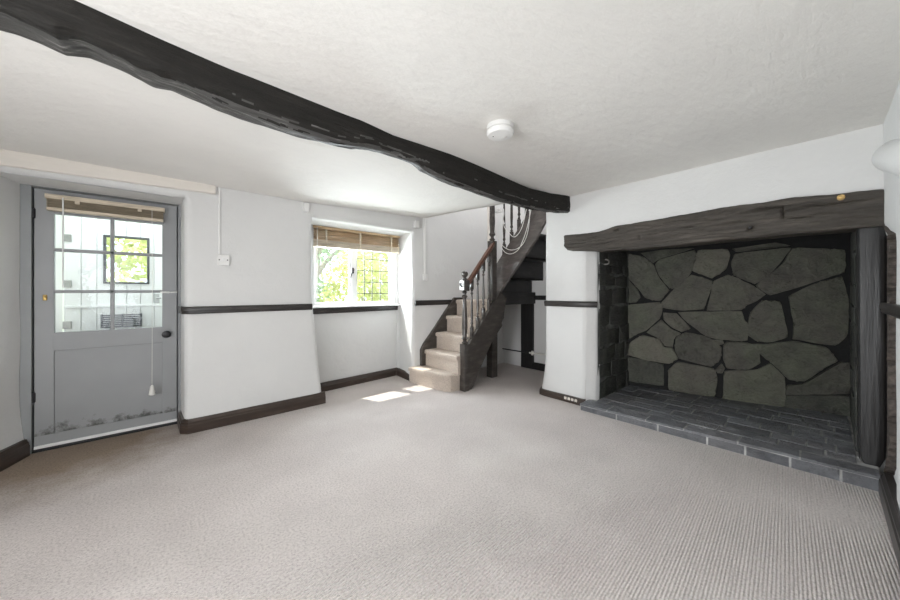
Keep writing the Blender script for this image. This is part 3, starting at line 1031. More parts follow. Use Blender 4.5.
leafy('garden_tree', (2.35, 6.9, 2.6), (0.9, 0.8, 1.0), 900, M['leaf_green'], 'pale trunked garden tree seen through the left window light', 'tree', (0, 0.11, 2.5), 0.06, 3)
leafy('garden_bush', (3.75, 7.6, 1.0), (1.0, 0.8, 1.15), 2600, M['leaf_lime'], 'lime green bush outside behind the window mullion', 'bush', None, 0.06, 4)
leafy('garden_bush', (4.75, 5.9, 0.55), (0.95, 0.6, 0.85), 2400, M['leaf_blue'], 'blue green bush low outside the leaded window light', 'bush', None, 0.06, 5)
leafy('garden_tree', (6.2, 9.6, 2.0), (2.0, 1.3, 1.7), 3200, M['leaf_lime'], 'tall yellow green tree outside behind the leaded window light', 'tree', None, 0.10, 6)
leafy('garden_bush', (2.6, 9.5, 0.7), (1.3, 0.7, 1.1), 2000, M['leaf_green'], 'green bush outside at the left edge of the window', 'bush', None, 0.08, 8)
leafy('garden_tree', (-1.5, 12.0, 1.6), (2.6, 1.2, 1.5), 2600, M['leaf_lime'], 'pale green tree seen through the pane of the outer porch door', 'tree', None, 0.12, 9)
bm = new(); box(bm, (1.2, 8.2, -0.14), (2.6, 8.4, 0.9), 0.02); tag(obj('garden_wall', bm, M['brick']), 'low pinkish garden wall outside at the lower left of the window', 'wall')

# ------------------------------------------------------------------ ceiling beam
FT = [(75, 0), (150, 34), (200, 56), (230, 69), (300, 97), (333, 110), (360, 120), (393, 135), (450, 154), (475, 164), (503, 176), (529, 187), (551, 193), (567, 195.5)]
FB = [(0, 10), (45, 30), (67, 37), (100, 50), (150, 67), (175, 80), (208, 93), (250, 108), (277, 117), (300, 127), (325, 135), (363, 145), (393, 150), (413, 160), (433, 166), (450, 176), (495, 192), (519, 200), (551, 210), (569, 213)]
BB = [(0, 33), (20, 38), (40, 46), (55, 53), (68, 59), (90, 60.5), (110, 69), (130, 77.5), (148, 87), (155, 90), (172, 93), (184, 98), (210, 109), (240, 121), (265, 129), (300, 139.5), (330, 147), (350, 151), (366, 151.5), (380, 154.5), (395, 159), (410, 165), (418, 172), (430, 179), (450, 186.5), (475, 194.5), (500, 203), (520, 206.5), (545, 212), (568, 214)]
pft = [onz(u, v, 2.138) for u, v in FT]
pfb = [ony(u, v, 1.70) for u, v in FB]
pbb = [ony(u, v, 1.90) for u, v in BB]
def itp(P, k):
    return lambda x: float(np.interp(x, [p.x for p in P], [p[k] for p in P]))
fy, fz, bz = itp(pft, 1), itp(pfb, 2), itp(pbb, 2)
bm = new()
rings = []
for x in steps(XR - 0.05, 3.215, 0.012):
    y0, zf, zb = fy(x), fz(x), bz(x)
    yb = 1.90
    zf = max(zf, zb - 0.02)
    corners = [(y0, 2.17), (y0 - 0.008, (2.138 + zf) / 2), (y0 + 0.0, zf + 0.02), (y0 + 0.022, zf), ((y0 + yb) / 2, (zf * 0.5 + zb * 0.5) - 0.004), (yb - 0.02, zb), (yb, zb + 0.02), (yb + 0.02, (2.15 + zb) / 2), (yb + 0.02, 2.17)]
    ring = []
    sub = 6
    for a, b in zip(corners[:-1], corners[1:]):
        for k in range(sub):
            t = k / sub
            ring.append((a[0] + (b[0] - a[0]) * t, a[1] + (b[1] - a[1]) * t))
    ring.append(corners[-1])
    vs = []
    for (y, z) in ring:
        low = max(0.0, min(1.0, (2.08 - z) / 0.06))
        a1 = N3(x * 2.2, y * 9, z * 9, 1.0) * 0.006 + N3(x * 6, y * 34, z * 34, 1.0) * 0.007 * (0.3 + low) + N3(x * 14, y * 60, z * 60, 1.0) * 0.005 * (0.15 + low)
        a1 += 0.02 * low * max(0, N3(x * 5 + 9, y * 6, 0.5) - 0.25)
        vs.append(bm.verts.new((x, y + a1 * 0.8, z + a1)))
    rings.append(vs)
for a, b in zip(rings[:-1], rings[1:]):
    for k in range(len(a) - 1): bm.faces.new((a[k], a[k + 1], b[k + 1], b[k]))
    bm.faces.new((a[-1], a[0], b[0], b[-1]))
bm.faces.new(rings[0]); bm.faces.new(rings[-1][::-1])
bm.normal_update()
bmesh.ops.recalc_face_normals(bm, faces=bm.faces[:])
for f in bm.faces:
    c = f.calc_center_median()
    if f.normal.z < -0.42 and c.y > 1.738 + 0.03 * N3(c.x * 3, c.y * 4, 0): f.material_index = 1
cbm = obj('ceiling_beam', bm, M['beam'], None, 50)
cbm.data.materials.append(M['beam_worn'])
tag(cbm, 'long rough black timber beam crossing the white ceiling', 'beam')

# ------------------------------------------------------------------ fireplace
MT = [(564, 235), (580, 233.5), (598, 231.6), (616, 226), (640, 221.5), (662, 218), (690, 213), (720, 207.5), (759, 202.5), (796, 197), (820, 195), (833, 194), (860, 191), (881, 188.4), (887, 189)]
MB_ = [(564, 247), (567, 250), (572, 251), (598, 251.4), (636, 249), (678, 245), (720, 240.4), (752, 237.6), (785, 234), (817, 231.7), (856, 228), (887, 225)]
XF = 3.17
mt = [onx(u, v, XF) for u, v in MT]
mb = [onx(u, v, XF) for u, v in MB_]
mtz = lambda y: float(np.interp(-y, [-p.y for p in mt], [p.z for p in mt]))
mbz = lambda y: float(np.interp(-y, [-p.y for p in mb], [p.z for p in mb]))
DENTS = [(750, 228, 0.016, 0.012, 0.03), (783, 212, 0.005, 0.035, 0.03), (617, 229, 0.022, 0.010, 0.022), (640, 237, 0.010, 0.020, 0.015), (655, 232, 0.030, 0.008, 0.015),
         (768, 208, 0.10, 0.005, 0.018), (820, 205, 0.12, 0.006, 0.018), (850, 201, 0.07, 0.005, 0.016), (735, 221, 0.05, 0.005, 0.014), (800, 218, 0.07, 0.005, 0.014), (690, 226, 0.09, 0.005, 0.014), (580, 243, 0.05, 0.005, 0.012), (705, 217, 0.02, 0.012, 0.014)]
DENTS = [(onx(u, v, XF), a, b, d) for u, v, a, b, d in DENTS]


def dent(y, z):
    t = 0.0
    for p, a, b, d in DENTS:
        zz = z - p.z + 0.012 * N3(y * 9, p.z * 50, 0)
        t += d * math.exp(-((y - p.y) / a) ** 2 - (zz / b) ** 2)
    return t


bm = new(); rings = []
for y in steps(-0.246, mt[0].y, 0.007):
    zt, zb = mtz(y), mbz(y)
    corners = [(3.44, zb + 0.01), (XF + 0.01, zb), (XF, zb + 0.012), (XF, zt - 0.012), (XF + 0.012, zt), (3.44, zt + 0.01)]
    ring = []
    for a, b in zip(corners[:-1], corners[1:]):
        sub = 40 if abs(a[1] - b[1]) > 0.05 else 4
        for k in range(sub): ring.append((a[0] + (b[0] - a[0]) * k / sub, a[1] + (b[1] - a[1]) * k / sub))
    ring.append(corners[-1])
    vs = []
    for (x, z) in ring:
        a1 = N3(y * 2.5, x * 8, z * 11, 1.0) * 0.012 + N3(y * 7, x * 30, z * 42, 1.0) * 0.009 + N3(y * 30, x * 30, z * 80, 1.0) * 0.004
        a1 -= 0.022 * max(0, N3(y * 1.6 + 5, x, z * 16 + 2 * N3(y, z, 0, 3), 1.0) - 0.35)
        vs.append(bm.verts.new((x - a1 + (dent(y, z) if x < XF + 0.015 else 0), y, z + a1 * 0.35)))
    rings.append(vs)
for a, b in zip(rings[:-1], rings[1:]):
    for k in range(len(a) - 1): bm.faces.new((a[k], a[k + 1], b[k + 1], b[k]))
    bm.faces.new((a[-1], a[0], b[0], b[-1]))
bm.faces.new(rings[0]); bm.faces.new(rings[-1][::-1])
man = tag(obj('mantel_beam', bm, M['mantel'], None, 50), 'thick gnarled black timber lintel over the stone fireplace', 'mantel beam')
p = onx(841, 197.5, XF)
bm = new(); lathe(bm, [(0.017, 0.01), (0.017, -0.010), (0.012, -0.016), (0.004, -0.017)], (XF, p.y, p.z), 14, 'x')
o = obj('wooden_plug', bm, M['cork'], man); o['label'] = 'yellow wooden plug'
p = onx(750, 227.5, XF)
bm = new(); lathe(bm, [(0.010, 0.01), (0.010, -0.004), (0.006, -0.008)], (XF, p.y, p.z), 10, 'x'); obj('nail', bm, M['iron'], man)

# timber post at the right of the opening
bm = new(); rings = []
XP = 3.25
for z in steps(0.082, 1.56, 0.02):
    yl, yr = float(np.interp(z, [0, 1.6], [-0.147, -0.140])) - 0.02 * max(0, 1 - (z - 0.08) / 0.05), float(np.interp(z, [0.08, 0.14, 0.3, 1.6], [-0.225, -0.246, -0.252, -0.252]))
    corners = [(3.44, yl), (XP + 0.012, yl), (XP, yl - 0.008), (XP, yr + 0.012), (XP + 0.012, yr), (3.44, yr)]
    ring = []
    for a, b in zip(corners[:-1], corners[1:]):
        for k in range(4): ring.append((a[0] + (b[0] - a[0]) * k / 4, a[1] + (b[1] - a[1]) * k / 4))
    ring.append(corners[-1])
    rings.append([bm.verts.new((x + 0.004 * N3(x * 5, y * 9, z * 2), y, z)) for x, y in ring])
for a, b in zip(rings[:-1], rings[1:]):
    for k in range(len(a) - 1): bm.faces.new((a[k], a[k + 1], b[k + 1], b[k]))
    bm.faces.new((a[-1], a[0], b[0], b[-1]))
bm.faces.new(rings[0]); bm.faces.new(rings[-1][::-1])
po = tag(obj('timber_post', bm, M['post'], None, 50), 'upright black timber post at the right end of the fireplace', 'post')
bm = new(); rings = []
for z in steps(0.09, 1.53, 0.02):
    w = 0.40 * min(1, (1.56 - z) / 0.12, (z - 0.05) / 0.2) * (0.75 + 0.35 * N3(0, 3, z * 7) + 0.25 * N3(5, 3, z * 25))
    rings.append([bm.verts.new(p) for p in ((3.30, -0.268, z), (3.30, -0.252, z), (3.24 - w * 0.4, -0.248 + 0.006 * N3(1, z * 40, 0), z), (3.22 - w, -0.229, z), (3.22 - w, -0.268, z))])
for a, b in zip(rings[:-1], rings[1:]):
    for k in range(5): bm.faces.new((a[k], a[(k + 1) % 5], b[(k + 1) % 5], b[k]))
bm.faces.new(rings[0]); bm.faces.new(rings[-1][::-1])
o = obj('raw_edge', bm, M['raw_edge'], po); o['label'] = 'ragged brown edge against the plaster'

# stone lining
BK0, BK1 = Vector((4.03, 1.47, 0)), Vector((4.40, -0.15, 0))
bdir = (BK1 - BK0).normalized()
bn = Vector((-bdir.y, bdir.x, 0))
if bn.x > 0: bn = -bn                        # towards the room
fp = thing('stone_fireplace', 'large open fireplace recess lined with dark irregular stone slabs', 'fireplace', (3.7, 0.65, 0.0))


def tinted(bm, tint):
    lay = bm.verts.layers.float.get('tint') or bm.verts.layers.float.new('tint')
    for v in bm.verts:
        if v[lay] == 0.0: v[lay] = tint


def za(x, y): return (620 + x / 3.75, 240 + y / 3.75)
def zb_(x, y): return (720 + x / 3.336, 240 + y / 3.333)


SA = [
 (0.34, [(22, 55), (85, 64), (125, 92), (143, 140), (183, 187), (150, 225), (95, 215), (62, 172), (24, 128)]),
 (0.32, [(134, 93), (152, 74), (278, 40), (284, 62), (266, 122), (230, 165), (198, 182), (185, 178), (147, 132)]),
 (0.55, [(293, 40), (400, 35), (411, 60), (397, 108), (345, 143), (273, 115)]),
 (0.22, [(80, 50), (160, 38), (275, 32), (150, 70), (125, 86)]),
 (0.30, [(22, 140), (66, 187), (77, 214), (60, 233), (35, 235), (22, 210)]),
 (0.38, [(187, 202), (217, 170), (267, 132), (344, 155), (334, 200), (313, 258), (230, 263), (160, 253), (157, 235)]),
 (0.40, [(352, 155), (405, 132), (425, 138), (503, 175), (480, 235), (455, 260), (327, 263), (342, 200)]),
 (0.42, [(25, 247), (148, 234), (158, 262), (148, 295), (100, 337), (60, 353), (38, 368), (26, 300)]),
 (0.44, [(162, 272), (213, 276), (263, 330), (230, 343), (197, 328), (166, 300)]),
 (0.43, [(222, 271), (453, 267), (460, 300), (474, 311), (474, 373), (440, 376), (370, 370), (322, 358), (267, 318), (237, 290)]),
 (0.36, [(102, 346), (155, 300), (194, 336), (228, 350), (203, 365), (198, 399), (167, 394), (151, 369)]),
 (0.85, [(40, 386), (85, 357), (148, 373), (164, 401), (195, 403), (216, 444), (185, 461), (110, 450), (31, 428)]),
 (0.30, [(212, 366), (250, 347), (330, 364), (378, 401), (376, 444), (340, 473), (222, 443), (207, 410)]),
 (0.36, [(388, 396), (402, 382), (470, 384), (513, 396), (523, 458), (480, 483), (402, 478), (388, 444)]),
 (0.36, [(337, 374), (384, 374), (390, 388), (370, 393)]),
 (0.36, [(357, 486), (380, 463), (393, 480), (384, 498), (366, 498)]),
 (0.22, [(24, 438), (163, 467), (162, 545), (22, 525)]),
 (0.48, [(182, 490), (220, 457), (350, 482), (362, 510), (352, 585), (186, 560)]),
]
SB = [
 (0.33, [(39, 76), (52, 47), (232, 27), (203, 70), (150, 128), (116, 146), (46, 117)]),
 (0.36, [(117, 158), (152, 181), (122, 203), (92, 216), (106, 180)]),
 (0.34, [(240, 30), (340, 31), (408, 36), (408, 108), (300, 143), (170, 182), (122, 150), (207, 85)]),
 (0.36, [(92, 290), (102, 242), (140, 203), (197, 207), (212, 270), (222, 320), (165, 338), (117, 333), (94, 315)]),
 (0.33, [(230, 190), (300, 154), (404, 124), (424, 200), (422, 310), (382, 348), (243, 328), (248, 270)]),
 (0.34, [(102, 347), (165, 347), (240, 337), (348, 357), (386, 400), (330, 428), (277, 467), (227, 462), (167, 402), (152, 395)]),
 (0.30, [(397, 407), (426, 412), (426, 508), (217, 512), (227, 482), (280, 477)]),
 (0.18, [(222, 517), (426, 517), (426, 600), (217, 575)]),
 (0.50, [(18, 437), (120, 434), (165, 412), (213, 457), (213, 570), (10, 545)]),
 (0.26, [(42, 30), (180, 10), (230, 20), (60, 40)]),
]
bm = new()
lay = bm.verts.layers.float.new('tint')
rs = random.Random(5)
for S, fn in ((SA, za), (SB, zb_)):
    for tint, poly in S:
        d = 0.02 + 0.02 * rs.random()
        pts = [on_plane(*fn(*q), BK0, bn) for q in poly]
        tl = rs.uniform(-0.05, 0.05)
        c = sum(pts, Vector()) / len(pts)
        # refine the outline so that it is a little irregular
        out = []
        for a, b in zip(pts, pts[1:] + pts[:1]):
            for k in range(6):
                q = a.lerp(b, k / 6)
                q = q + (q - c) * ((0.035 * N3(q.y * 9, q.z * 9, d * 99) + 0.03 * N3(q.y * 34, q.z * 34, d * 99) if k else -0.012) + 0.036)
                q.z = max(q.z, 0.05)
                out.append(q)
        before = set(bm.verts)
        top = [q + bn * (d + tl * (q.z - c.z) * 0.4) for q in out]
        prism(bm, top, -bn * (d + 0.03), 0.009, 2)
        face = max((f for f in bm.faces if not (set(f.verts) & before)), key=lambda f: len(f.verts) * 100 + (f.calc_center_median() - BK0).dot(bn))
        bmesh.ops.poke(bm, faces=[face], offset=rs.uniform(0.004, 0.018))
        for v in bm.verts:
            if v not in before: v[lay] = (tint - 0.36) * 1.5 + 0.33
obj('back_stones', bm, M['slate_back'], fp, 30)
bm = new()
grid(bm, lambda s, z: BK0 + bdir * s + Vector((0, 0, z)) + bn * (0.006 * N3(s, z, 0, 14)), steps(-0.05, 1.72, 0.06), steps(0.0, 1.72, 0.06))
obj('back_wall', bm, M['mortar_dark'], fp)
# side walls built of small rough stones
def side_wall(p0, p1, nrm, seed, name):
    rs = random.Random(seed)
    bm = new(); lay = bm.verts.layers.float.new('tint')
    p0, p1 = Vector(p0), Vector(p1)
    L = (p1 - p0).length; d = (p1 - p0).normalized(); nrm = Vector(nrm)
    z = 0.06
    while z < 1.62:
        h = rs.uniform(0.12, 0.24)
        s = -rs.uniform(0, 0.1)
        while s < L:
            w = rs.uniform(0.22, 0.48)
            a, b = max(0, s) + 0.006, min(L, s + w) - 0.006
            if b - a > 0.03:
                j = lambda: rs.uniform(-0.032, 0.032)
                pts = [p0 + d * (a + abs(j()) * .4) + Vector((0, 0, z + 0.006 + j() * .8)), p0 + d * ((a + b) / 2) + Vector((0, 0, z + 0.006 + j())), p0 + d * (b - abs(j()) * .4) + Vector((0, 0, z + 0.006 + j() * .8)),
                       p0 + d * b + Vector((0, 0, z + h - 0.006 + j() * .8)), p0 + d * ((a + b) / 2) + Vector((0, 0, z + h - 0.006 + j())), p0 + d * a + Vector((0, 0, z + h - 0.006 + j() * .8))]
                before = set(bm.verts)
                k = rs.uniform(0.004, 0.012)
                prism(bm, [q + nrm * k for q in pts], -nrm * (k + 0.01), 0.007, 2)
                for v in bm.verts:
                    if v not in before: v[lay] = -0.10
            s += w
        z += h
    o = obj(name, bm, M['slate_back'], fp, 30)
    bm = new(); grid(bm, lambda s, z: p0 + d * s + Vector((0, 0, z)), steps(-0.02, L + 0.02, 0.1), steps(0, 1.72, 0.1))
    obj('side_mortar', bm, M['mortar_side'], fp)
    return o
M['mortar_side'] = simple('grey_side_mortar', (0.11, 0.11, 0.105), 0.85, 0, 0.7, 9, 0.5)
side_wall((3.30, 1.492, 0), (4.03, 1.476, 0), (0, -1, 0), 11, 'side_wall')
side_wall((3.44, -0.150, 0), (4.42, -0.158, 0), (0, 1, 0), 12, 'side_wall')
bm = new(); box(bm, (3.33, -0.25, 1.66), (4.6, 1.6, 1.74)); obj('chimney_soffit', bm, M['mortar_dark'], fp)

# hearth
def hx(y): return 0.045 * (1.53 - y) / 1.73 - 0.012
def hz(y): return float(np.interp(y, [-0.21, 1.55], [0.092, 0.066]))
he = thing('slate_hearth', 'raised dark slate hearth with pale mortar joints', 'hearth', (3.5, 0.65, 0))
kerb_y = [1.552] + [float(on_plane(u, v, (3.06, 0, 0), (1, 0, 0)).y) for u, v in ((617, 408), (658, 418), (707, 432), (745, 442), (790, 455), (841, 468))] + [-0.215]
bm = new(); lay = bm.verts.layers.float.new('tint')
rs = random.Random(21)
for a, b in zip(kerb_y[:-1], kerb_y[1:]):
    before = set(bm.verts)
    y0, y1 = b + 0.005, a - 0.005
    pts = [(3.050 + hx(y0), y0, 0.0), (3.050 + hx(y1), y1, 0.0), (3.050 + hx(y1), y1, hz(y1) - 0.022), (3.050 + hx(y0), y0, hz(y0) - 0.022)]
    prism(bm, pts, (0.02, 0, 0), 0.003, 2)
    t = rs.uniform(0.08, 0.22)
    for v in bm.verts:
        if v not in before: v[lay] = t
obj('kerb_slates', bm, M['slate_hearth'], he)
bm = new(); lay = bm.verts.layers.float.new('tint')
rows = [3.044, 3.205, 3.33, 3.48, 3.63, 3.79, 3.94, 4.09, 4.25, 4.41]
for r, (x0, x1) in enumerate(zip(rows[:-1], rows[1:])):
    ylo, yhi = (-0.222, 1.556) if x0 < 3.18 else (-0.142, 1.478)
    if r == 0: cuts = [yhi, 1.30, 0.985, 0.72, 0.40, 0.10, ylo]
    else:
        cuts = [yhi]; y = yhi - rs.uniform(0.08, 0.25)
        while y > ylo + 0.08:
            cuts.append(y); y -= rs.uniform(0.20, 0.36) if r < 2 else rs.uniform(0.13, 0.26)
        cuts.append(ylo)
    for a, b in zip(cuts[:-1], cuts[1:]):
        g = 0.0045
        y0, y1 = b + g, a - g
        sk = rs.uniform(-0.006, 0.006)
        up = rs.uniform(-0.003, 0.003)
        xa, xb = x0 + (g if r else 0), x1 - g
        # stop at the sloping back wall
        lim = lambda y: 4.03 + (1.47 - y) * (0.37 / 1.62) + 0.02
        if xa > min(lim(y0), lim(y1)) : 
            if xa > max(lim(y0), lim(y1)): continue
        before = set(bm.verts)
        e0, e1 = (hx(y0), hx(y1)) if r == 0 else (sk, 0)
        pts = [(xa + e0, y0, hz(y0) + up), (xb + sk, y0, hz(y0) + up), (xb, y1, hz(y1) + up), (xa + e1, y1, hz(y1) + up)]
        prism(bm, pts, (0, 0, -0.016), 0.004, 2)
        t = rs.uniform(0.02, 0.42)
        for v in bm.verts:
            if v not in before: v[lay] = t
obj('top_slates', bm, M['slate_hearth'], he)
bm = new()
pts = [(3.051 + hx(1.55), 1.55, 0), (3.051 + hx(-.218), -0.218, 0), (3.051 + hx(-.218), -0.218, hz(-.2) - 0.003), (3.051 + hx(1.55), 1.55, hz(1.55) - 0.003)]
prism(bm, pts, (0.2, 0, 0))
prism(bm, [(3.2, -0.15, hz(-.2) - 0.005), (3.2, 1.485, hz(1.5) - 0.005), (4.1, 1.49, hz(1.5) - 0.005), (4.45, -0.16, hz(-.2) - 0.005)], (0, 0, -0.07))
obj('mortar_bed', bm, M['mortar'], he)

# coil of wire hanging below the mantel
bm = new()
pc = onx(606, 262, 3.42)
for k, (r, dx) in enumerate(((0.030, 0), (0.024, 0.006), (0.033, -0.005))):
    ring = [(pc.x + dx + 0.008 * math.sin(3 * a + k), pc.y + r * 1.05 * math.cos(a + k), pc.z + r * 0.85 * math.sin(a + k)) for a in [2 * math.pi * i / 24 for i in range(25)]]
    tube(bm, ring, 0.0032, 6)
tube(bm, catmull([(pc.x, pc.y + 0.02, pc.z + 0.02), (pc.x, pc.y + 0.03, pc.z + 0.06), (pc.x, pc.y + 0.05, pc.z + 0.14)]), 0.003, 6)
tag(obj('wire_coil', bm, M['wire_grey'], None, 60), 'small coil of grey wire hanging under the left end of the mantel', 'wire')

# ------------------------------------------------------------------ staircase
sx = thing('staircase', 'steep dark timber staircase with carpeted steps and turned balusters', 'staircase', (2.95, 3.05, 0))
YS, YO = 3.395, 2.775          # wall side and open side of the flight
nos = [2.33, 2.52, 2.70, 2.88, 3.06]
ris = [0.20, 0.405, 0.61, 0.82, 1.03]


def carpet_step(poly, zb, zt, nose=0.02):
    """poly: plan outline; the tread nosing overhangs the riser"""
    bm = new()
    c = sum((Vector((p[0], p[1], 0)) for p in poly), Vector()) / len(poly)
    top = [(p[0], p[1], zt) for p in poly]
    prism(bm, top, (0, 0, -0.05), 0.024, 4)
    base = []
    for p in poly:
        d = Vector((c.x - p[0], c.y - p[1], 0))
        base.append((p[0] + (nose if p[0] < c.x - 0.03 else 0), p[1] + (nose * 0.6 if p[1] < c.y and p[0] < 2.7 and zb < 0.01 else 0), zt - 0.045))
    prism(bm, base, (0, 0, zb - zt + 0.045), 0)
    return bm


first = [(2.325, 3.44), (2.40, 2.84), (2.455, 2.785), (2.60, 2.775), (2.60, 3.40), (2.60, 3.44)]
obj('carpeted_step', carpet_step(first, 0.0, ris[0]), M['stair_carpet'], sx, 40)
for i in range(1, 5):
    x0 = nos[i]
    x1 = nos[i + 1] + 0.06 if i < 4 else 3.30
    obj('carpeted_step', carpet_step([(x0, YS - 0.03), (x0 + 0.01, YO - 0.01), (x1, YO - 0.01), (x1, YS - 0.03)], ris[i - 1] - 0.02, ris[i]), M['stair_carpet'], sx, 40)
# landing (winders)
bm = new(); box(bm, (3.29, 2.87, 0.99), (4.12, YS, 1.03)); obj('landing', bm, M['stair_carpet'], sx)
# wall string
bm = new()
ws = [(2.475, 0.0), (2.475, 0.40), (2.52, 0.475), (3.045, 1.06), (3.20, 1.06), (3.20, 0.72), (2.75, 0.0)]
prism(bm, [(x, YS - 0.034, z) for x, z in ws], (0, 0.05, 0), 0.003)
obj('wall_string', bm, M['stairwood'], sx)
# outer string
bm = new()
os_ = [(2.655, 0.0), (2.655, 0.505), (3.191, 1.087), (3.235, 1.15), (3.36, 1.06), (3.30, 0.80), (3.262, 0.745), (3.275, 0.70), (3.24, 0.68), (3.06, 0.50), (2.85, 0.20), (2.75, 0.03), (2.72, 0.0)]
prism(bm, [(x, 2.712, z) for x, z in os_], (0, 0.045, 0), 0.003)
obj('outer_string', bm, M['stairwood'], sx)
# upper string climbing towards the room over the space behind the chimney
bm = new()
us = [(2.85, 1.06), (2.84, 1.50), (2.665, 1.70), (2.339, 2.09), (2.06, 2.42), (1.96, 2.54), (1.96, 2.14), (2.08, 1.985), (2.227, 1.765)]
prism(bm, [(3.30, y, z) for y, z in us], (0.04, 0, 0), 0.003)
M['string_sheen'] = timber('sheen_brown_string', (0.105, 0.090, 0.083), (0.17, 0.15, 0.14), 0.22, (3, 3, 10), 0.06, 0.6)  # lighter than the stair brown: window sheen on the string put into the colour
up = obj('upper_string', bm, M['string_sheen'], sx)
bm = new()
a, b = (2.79, 1.40), (1.96, 2.40)
d = Vector((0, b[0] - a[0], b[1] - a[1])).normalized(); nn = Vector((0, -d.z, d.y))
prism(bm, [Vector((3.297, a[0], a[1])), Vector((3.297, b[0], b[1])), Vector((3.297, b[0], b[1])) + nn * 0.012, Vector((3.297, a[0], a[1])) + nn * 0.012], (0.01, 0, 0))
obj('moulding', bm, M['string_sheen'], up)
# risers and treads of the upper flight seen from behind
for (y, z0, z1) in ((2.85, 1.05, 1.315), (2.66, 1.30, 1.575), (2.47, 1.56, 1.84)):
    bm = new(); box(bm, (3.335, y, z0), (4.12, y + 0.02, z1 + 0.01), 0.002); obj('riser', bm, M['darkriser'], sx)
    bm = new(); box(bm, (3.335, y - 0.19, z1 - 0.015), (4.12, y + 0.03, z1 + 0.012), 0.004); obj('tread', bm, M['darkriser'], sx)
bm = new(); box(bm, (3.26, 2.79, 0.965), (4.125, 2.865, 1.13), 0.006); obj('bearer', bm, M['darkriser'], sx)
bm = new(); box(bm, (3.275, 2.885, 0.0), (3.385, 2.985, 0.99), 0.005); obj('support_post', bm, M['stairwood'], sx)


def turned(x, y, z0, z1, r=0.016, sq=0.019, bot=0.1, top=0.09):
    """square ends and a turned shaft"""
    bm = new()
    box(bm, (x - sq, y - sq, z0), (x + sq, y + sq, z0 + bot), 0.002)
    box(bm, (x - sq, y - sq, z1 - top), (x + sq, y + sq, z1), 0.002)
    h = z1 - top - z0 - bot
    pr = [(0.55, 0), (1.1, 0.02), (0.6, 0.05), (0.6, 0.07), (1.15, 0.10), (0.75, 0.14), (1.05, 0.30), (0.95, 0.5), (0.62, 0.82), (0.58, 0.86), (1.1, 0.90), (0.6, 0.93), (0.6, 0.96), (1.05, 0.98), (0.55, 1.0)]
    lathe(bm, [(k * r, f * h) for k, f in pr], (x, y, z0 + bot), 12)
    return bm


YN2 = 2.735
bm = turned(2.628, YN2, 0.0, 1.275, 0.033, 0.040, 0.54, 0.125)
nw = obj('newel_post', bm, M['stairwood'], sx, 40)
bm = new(); lathe(bm, [(0.018, 0), (0.034, 0.008), (0.034, 0.018), (0.016, 0.026), (0.018, 0.034), (0.034, 0.05), (0.040, 0.070), (0.034, 0.092), (0.016, 0.106), (0.004, 0.110)], (2.628, YN2, 1.275), 16)
obj('finial', bm, M['stairwood'], nw, 50)
bm = new(); box(bm, (2.580, YN2 - 0.036, 1.16), (2.589, YN2 + 0.036, 1.27), 0.003); pl = obj('highlight_plate', bm, M['plastic'], nw); pl['label'] = 'white plate modelling the highlight on the newel'  # highlight on the newel block, modelled as a white plate
bm = new(); tube(bm, catmull([(2.578, YN2 + 0.008, 1.235), (2.560, YN2 + 0.004, 1.23), (2.560, YN2 - 0.010, 1.21), (2.574, YN2 - 0.014, 1.196)]), 0.008); obj('hook', bm, M['iron'], nw)
bm = turned(3.140, YN2 + 0.03, 1.02, 2.7, 0.036, 0.042, 0.76, 0.1)
obj('newel_post', bm, M['stairwood'], sx, 40)


def ztop(x): return 0.505 + (x - 2.655) * (1.087 - 0.505) / (3.191 - 2.655)
def zrail(x): return 1.195 + (x - 2.665) * (1.70 - 1.195) / (3.11 - 2.665)
for x in (2.745, 2.845, 2.945, 3.045):
    obj('baluster', turned(x, YN2, ztop(x) - 0.03, zrail(x) + 0.01, 0.0155, 0.0165, 0.15, 0.13), M['stairwood'], sx, 40)
bm = new()
hp = [(-0.027, 0.0), (-0.030, 0.015), (-0.024, 0.022), (-0.030, 0.034), (-0.024, 0.056), (0.0, 0.064), (0.024, 0.056), (0.030, 0.034), (0.024, 0.022), (0.030, 0.015), (0.027, 0.0)]
r0 = [bm.verts.new((2.660, YN2 + y, zrail(2.66) + z)) for y, z in hp]
r1 = [bm.verts.new((3.12, YN2 + y, zrail(3.12) + z)) for y, z in hp]
for k in range(len(hp)): bm.faces.new((r0[k], r0[(k + 1) % len(hp)], r1[(k + 1) % len(hp)], r1[k]))
bm.faces.new(r0[::-1]); bm.faces.new(r1)
obj('handrail', bm, M['handrail'], sx, 40)
# balusters of the upper flight
def ztop2(y): return 1.70 + (2.665 - y) * (2.09 - 1.70) / (2.665 - 2.339)
for y in (2.72, 2.60, 2.485, 2.37, 2.255):
    obj('baluster', turned(3.32, y, ztop2(y) - 0.04, ztop2(y) + 0.85, 0.017, 0.018, 0.16, 0.13), M['stairwood'], sx, 40)

# black timber post in the wall under the stairs
bm = new(); rings = []
for z in steps(0, 0.963, 0.04):
    w = 0.012 * N3(0, 0, z * 3)
    rings.append([bm.verts.new(p) for p in ((4.135, 3.035, z), (4.095, 3.03 + w, z), (4.09, 2.93, z), (4.095, 2.825 + w * 0.7 - 0.01 * z, z), (4.135, 2.82, z))])
for a, b in zip(rings[:-1], rings[1:]):
    for k in range(5): bm.faces.new((a[k], a[(k + 1) % 5], b[(k + 1) % 5], b[k]))
bm.faces.new(rings[0]); bm.faces.new(rings[-1][::-1])
tag(obj('wall_post', bm, M['wallpost'], None, 35), 'wide black timber post set in the wall under the stairs', 'post')
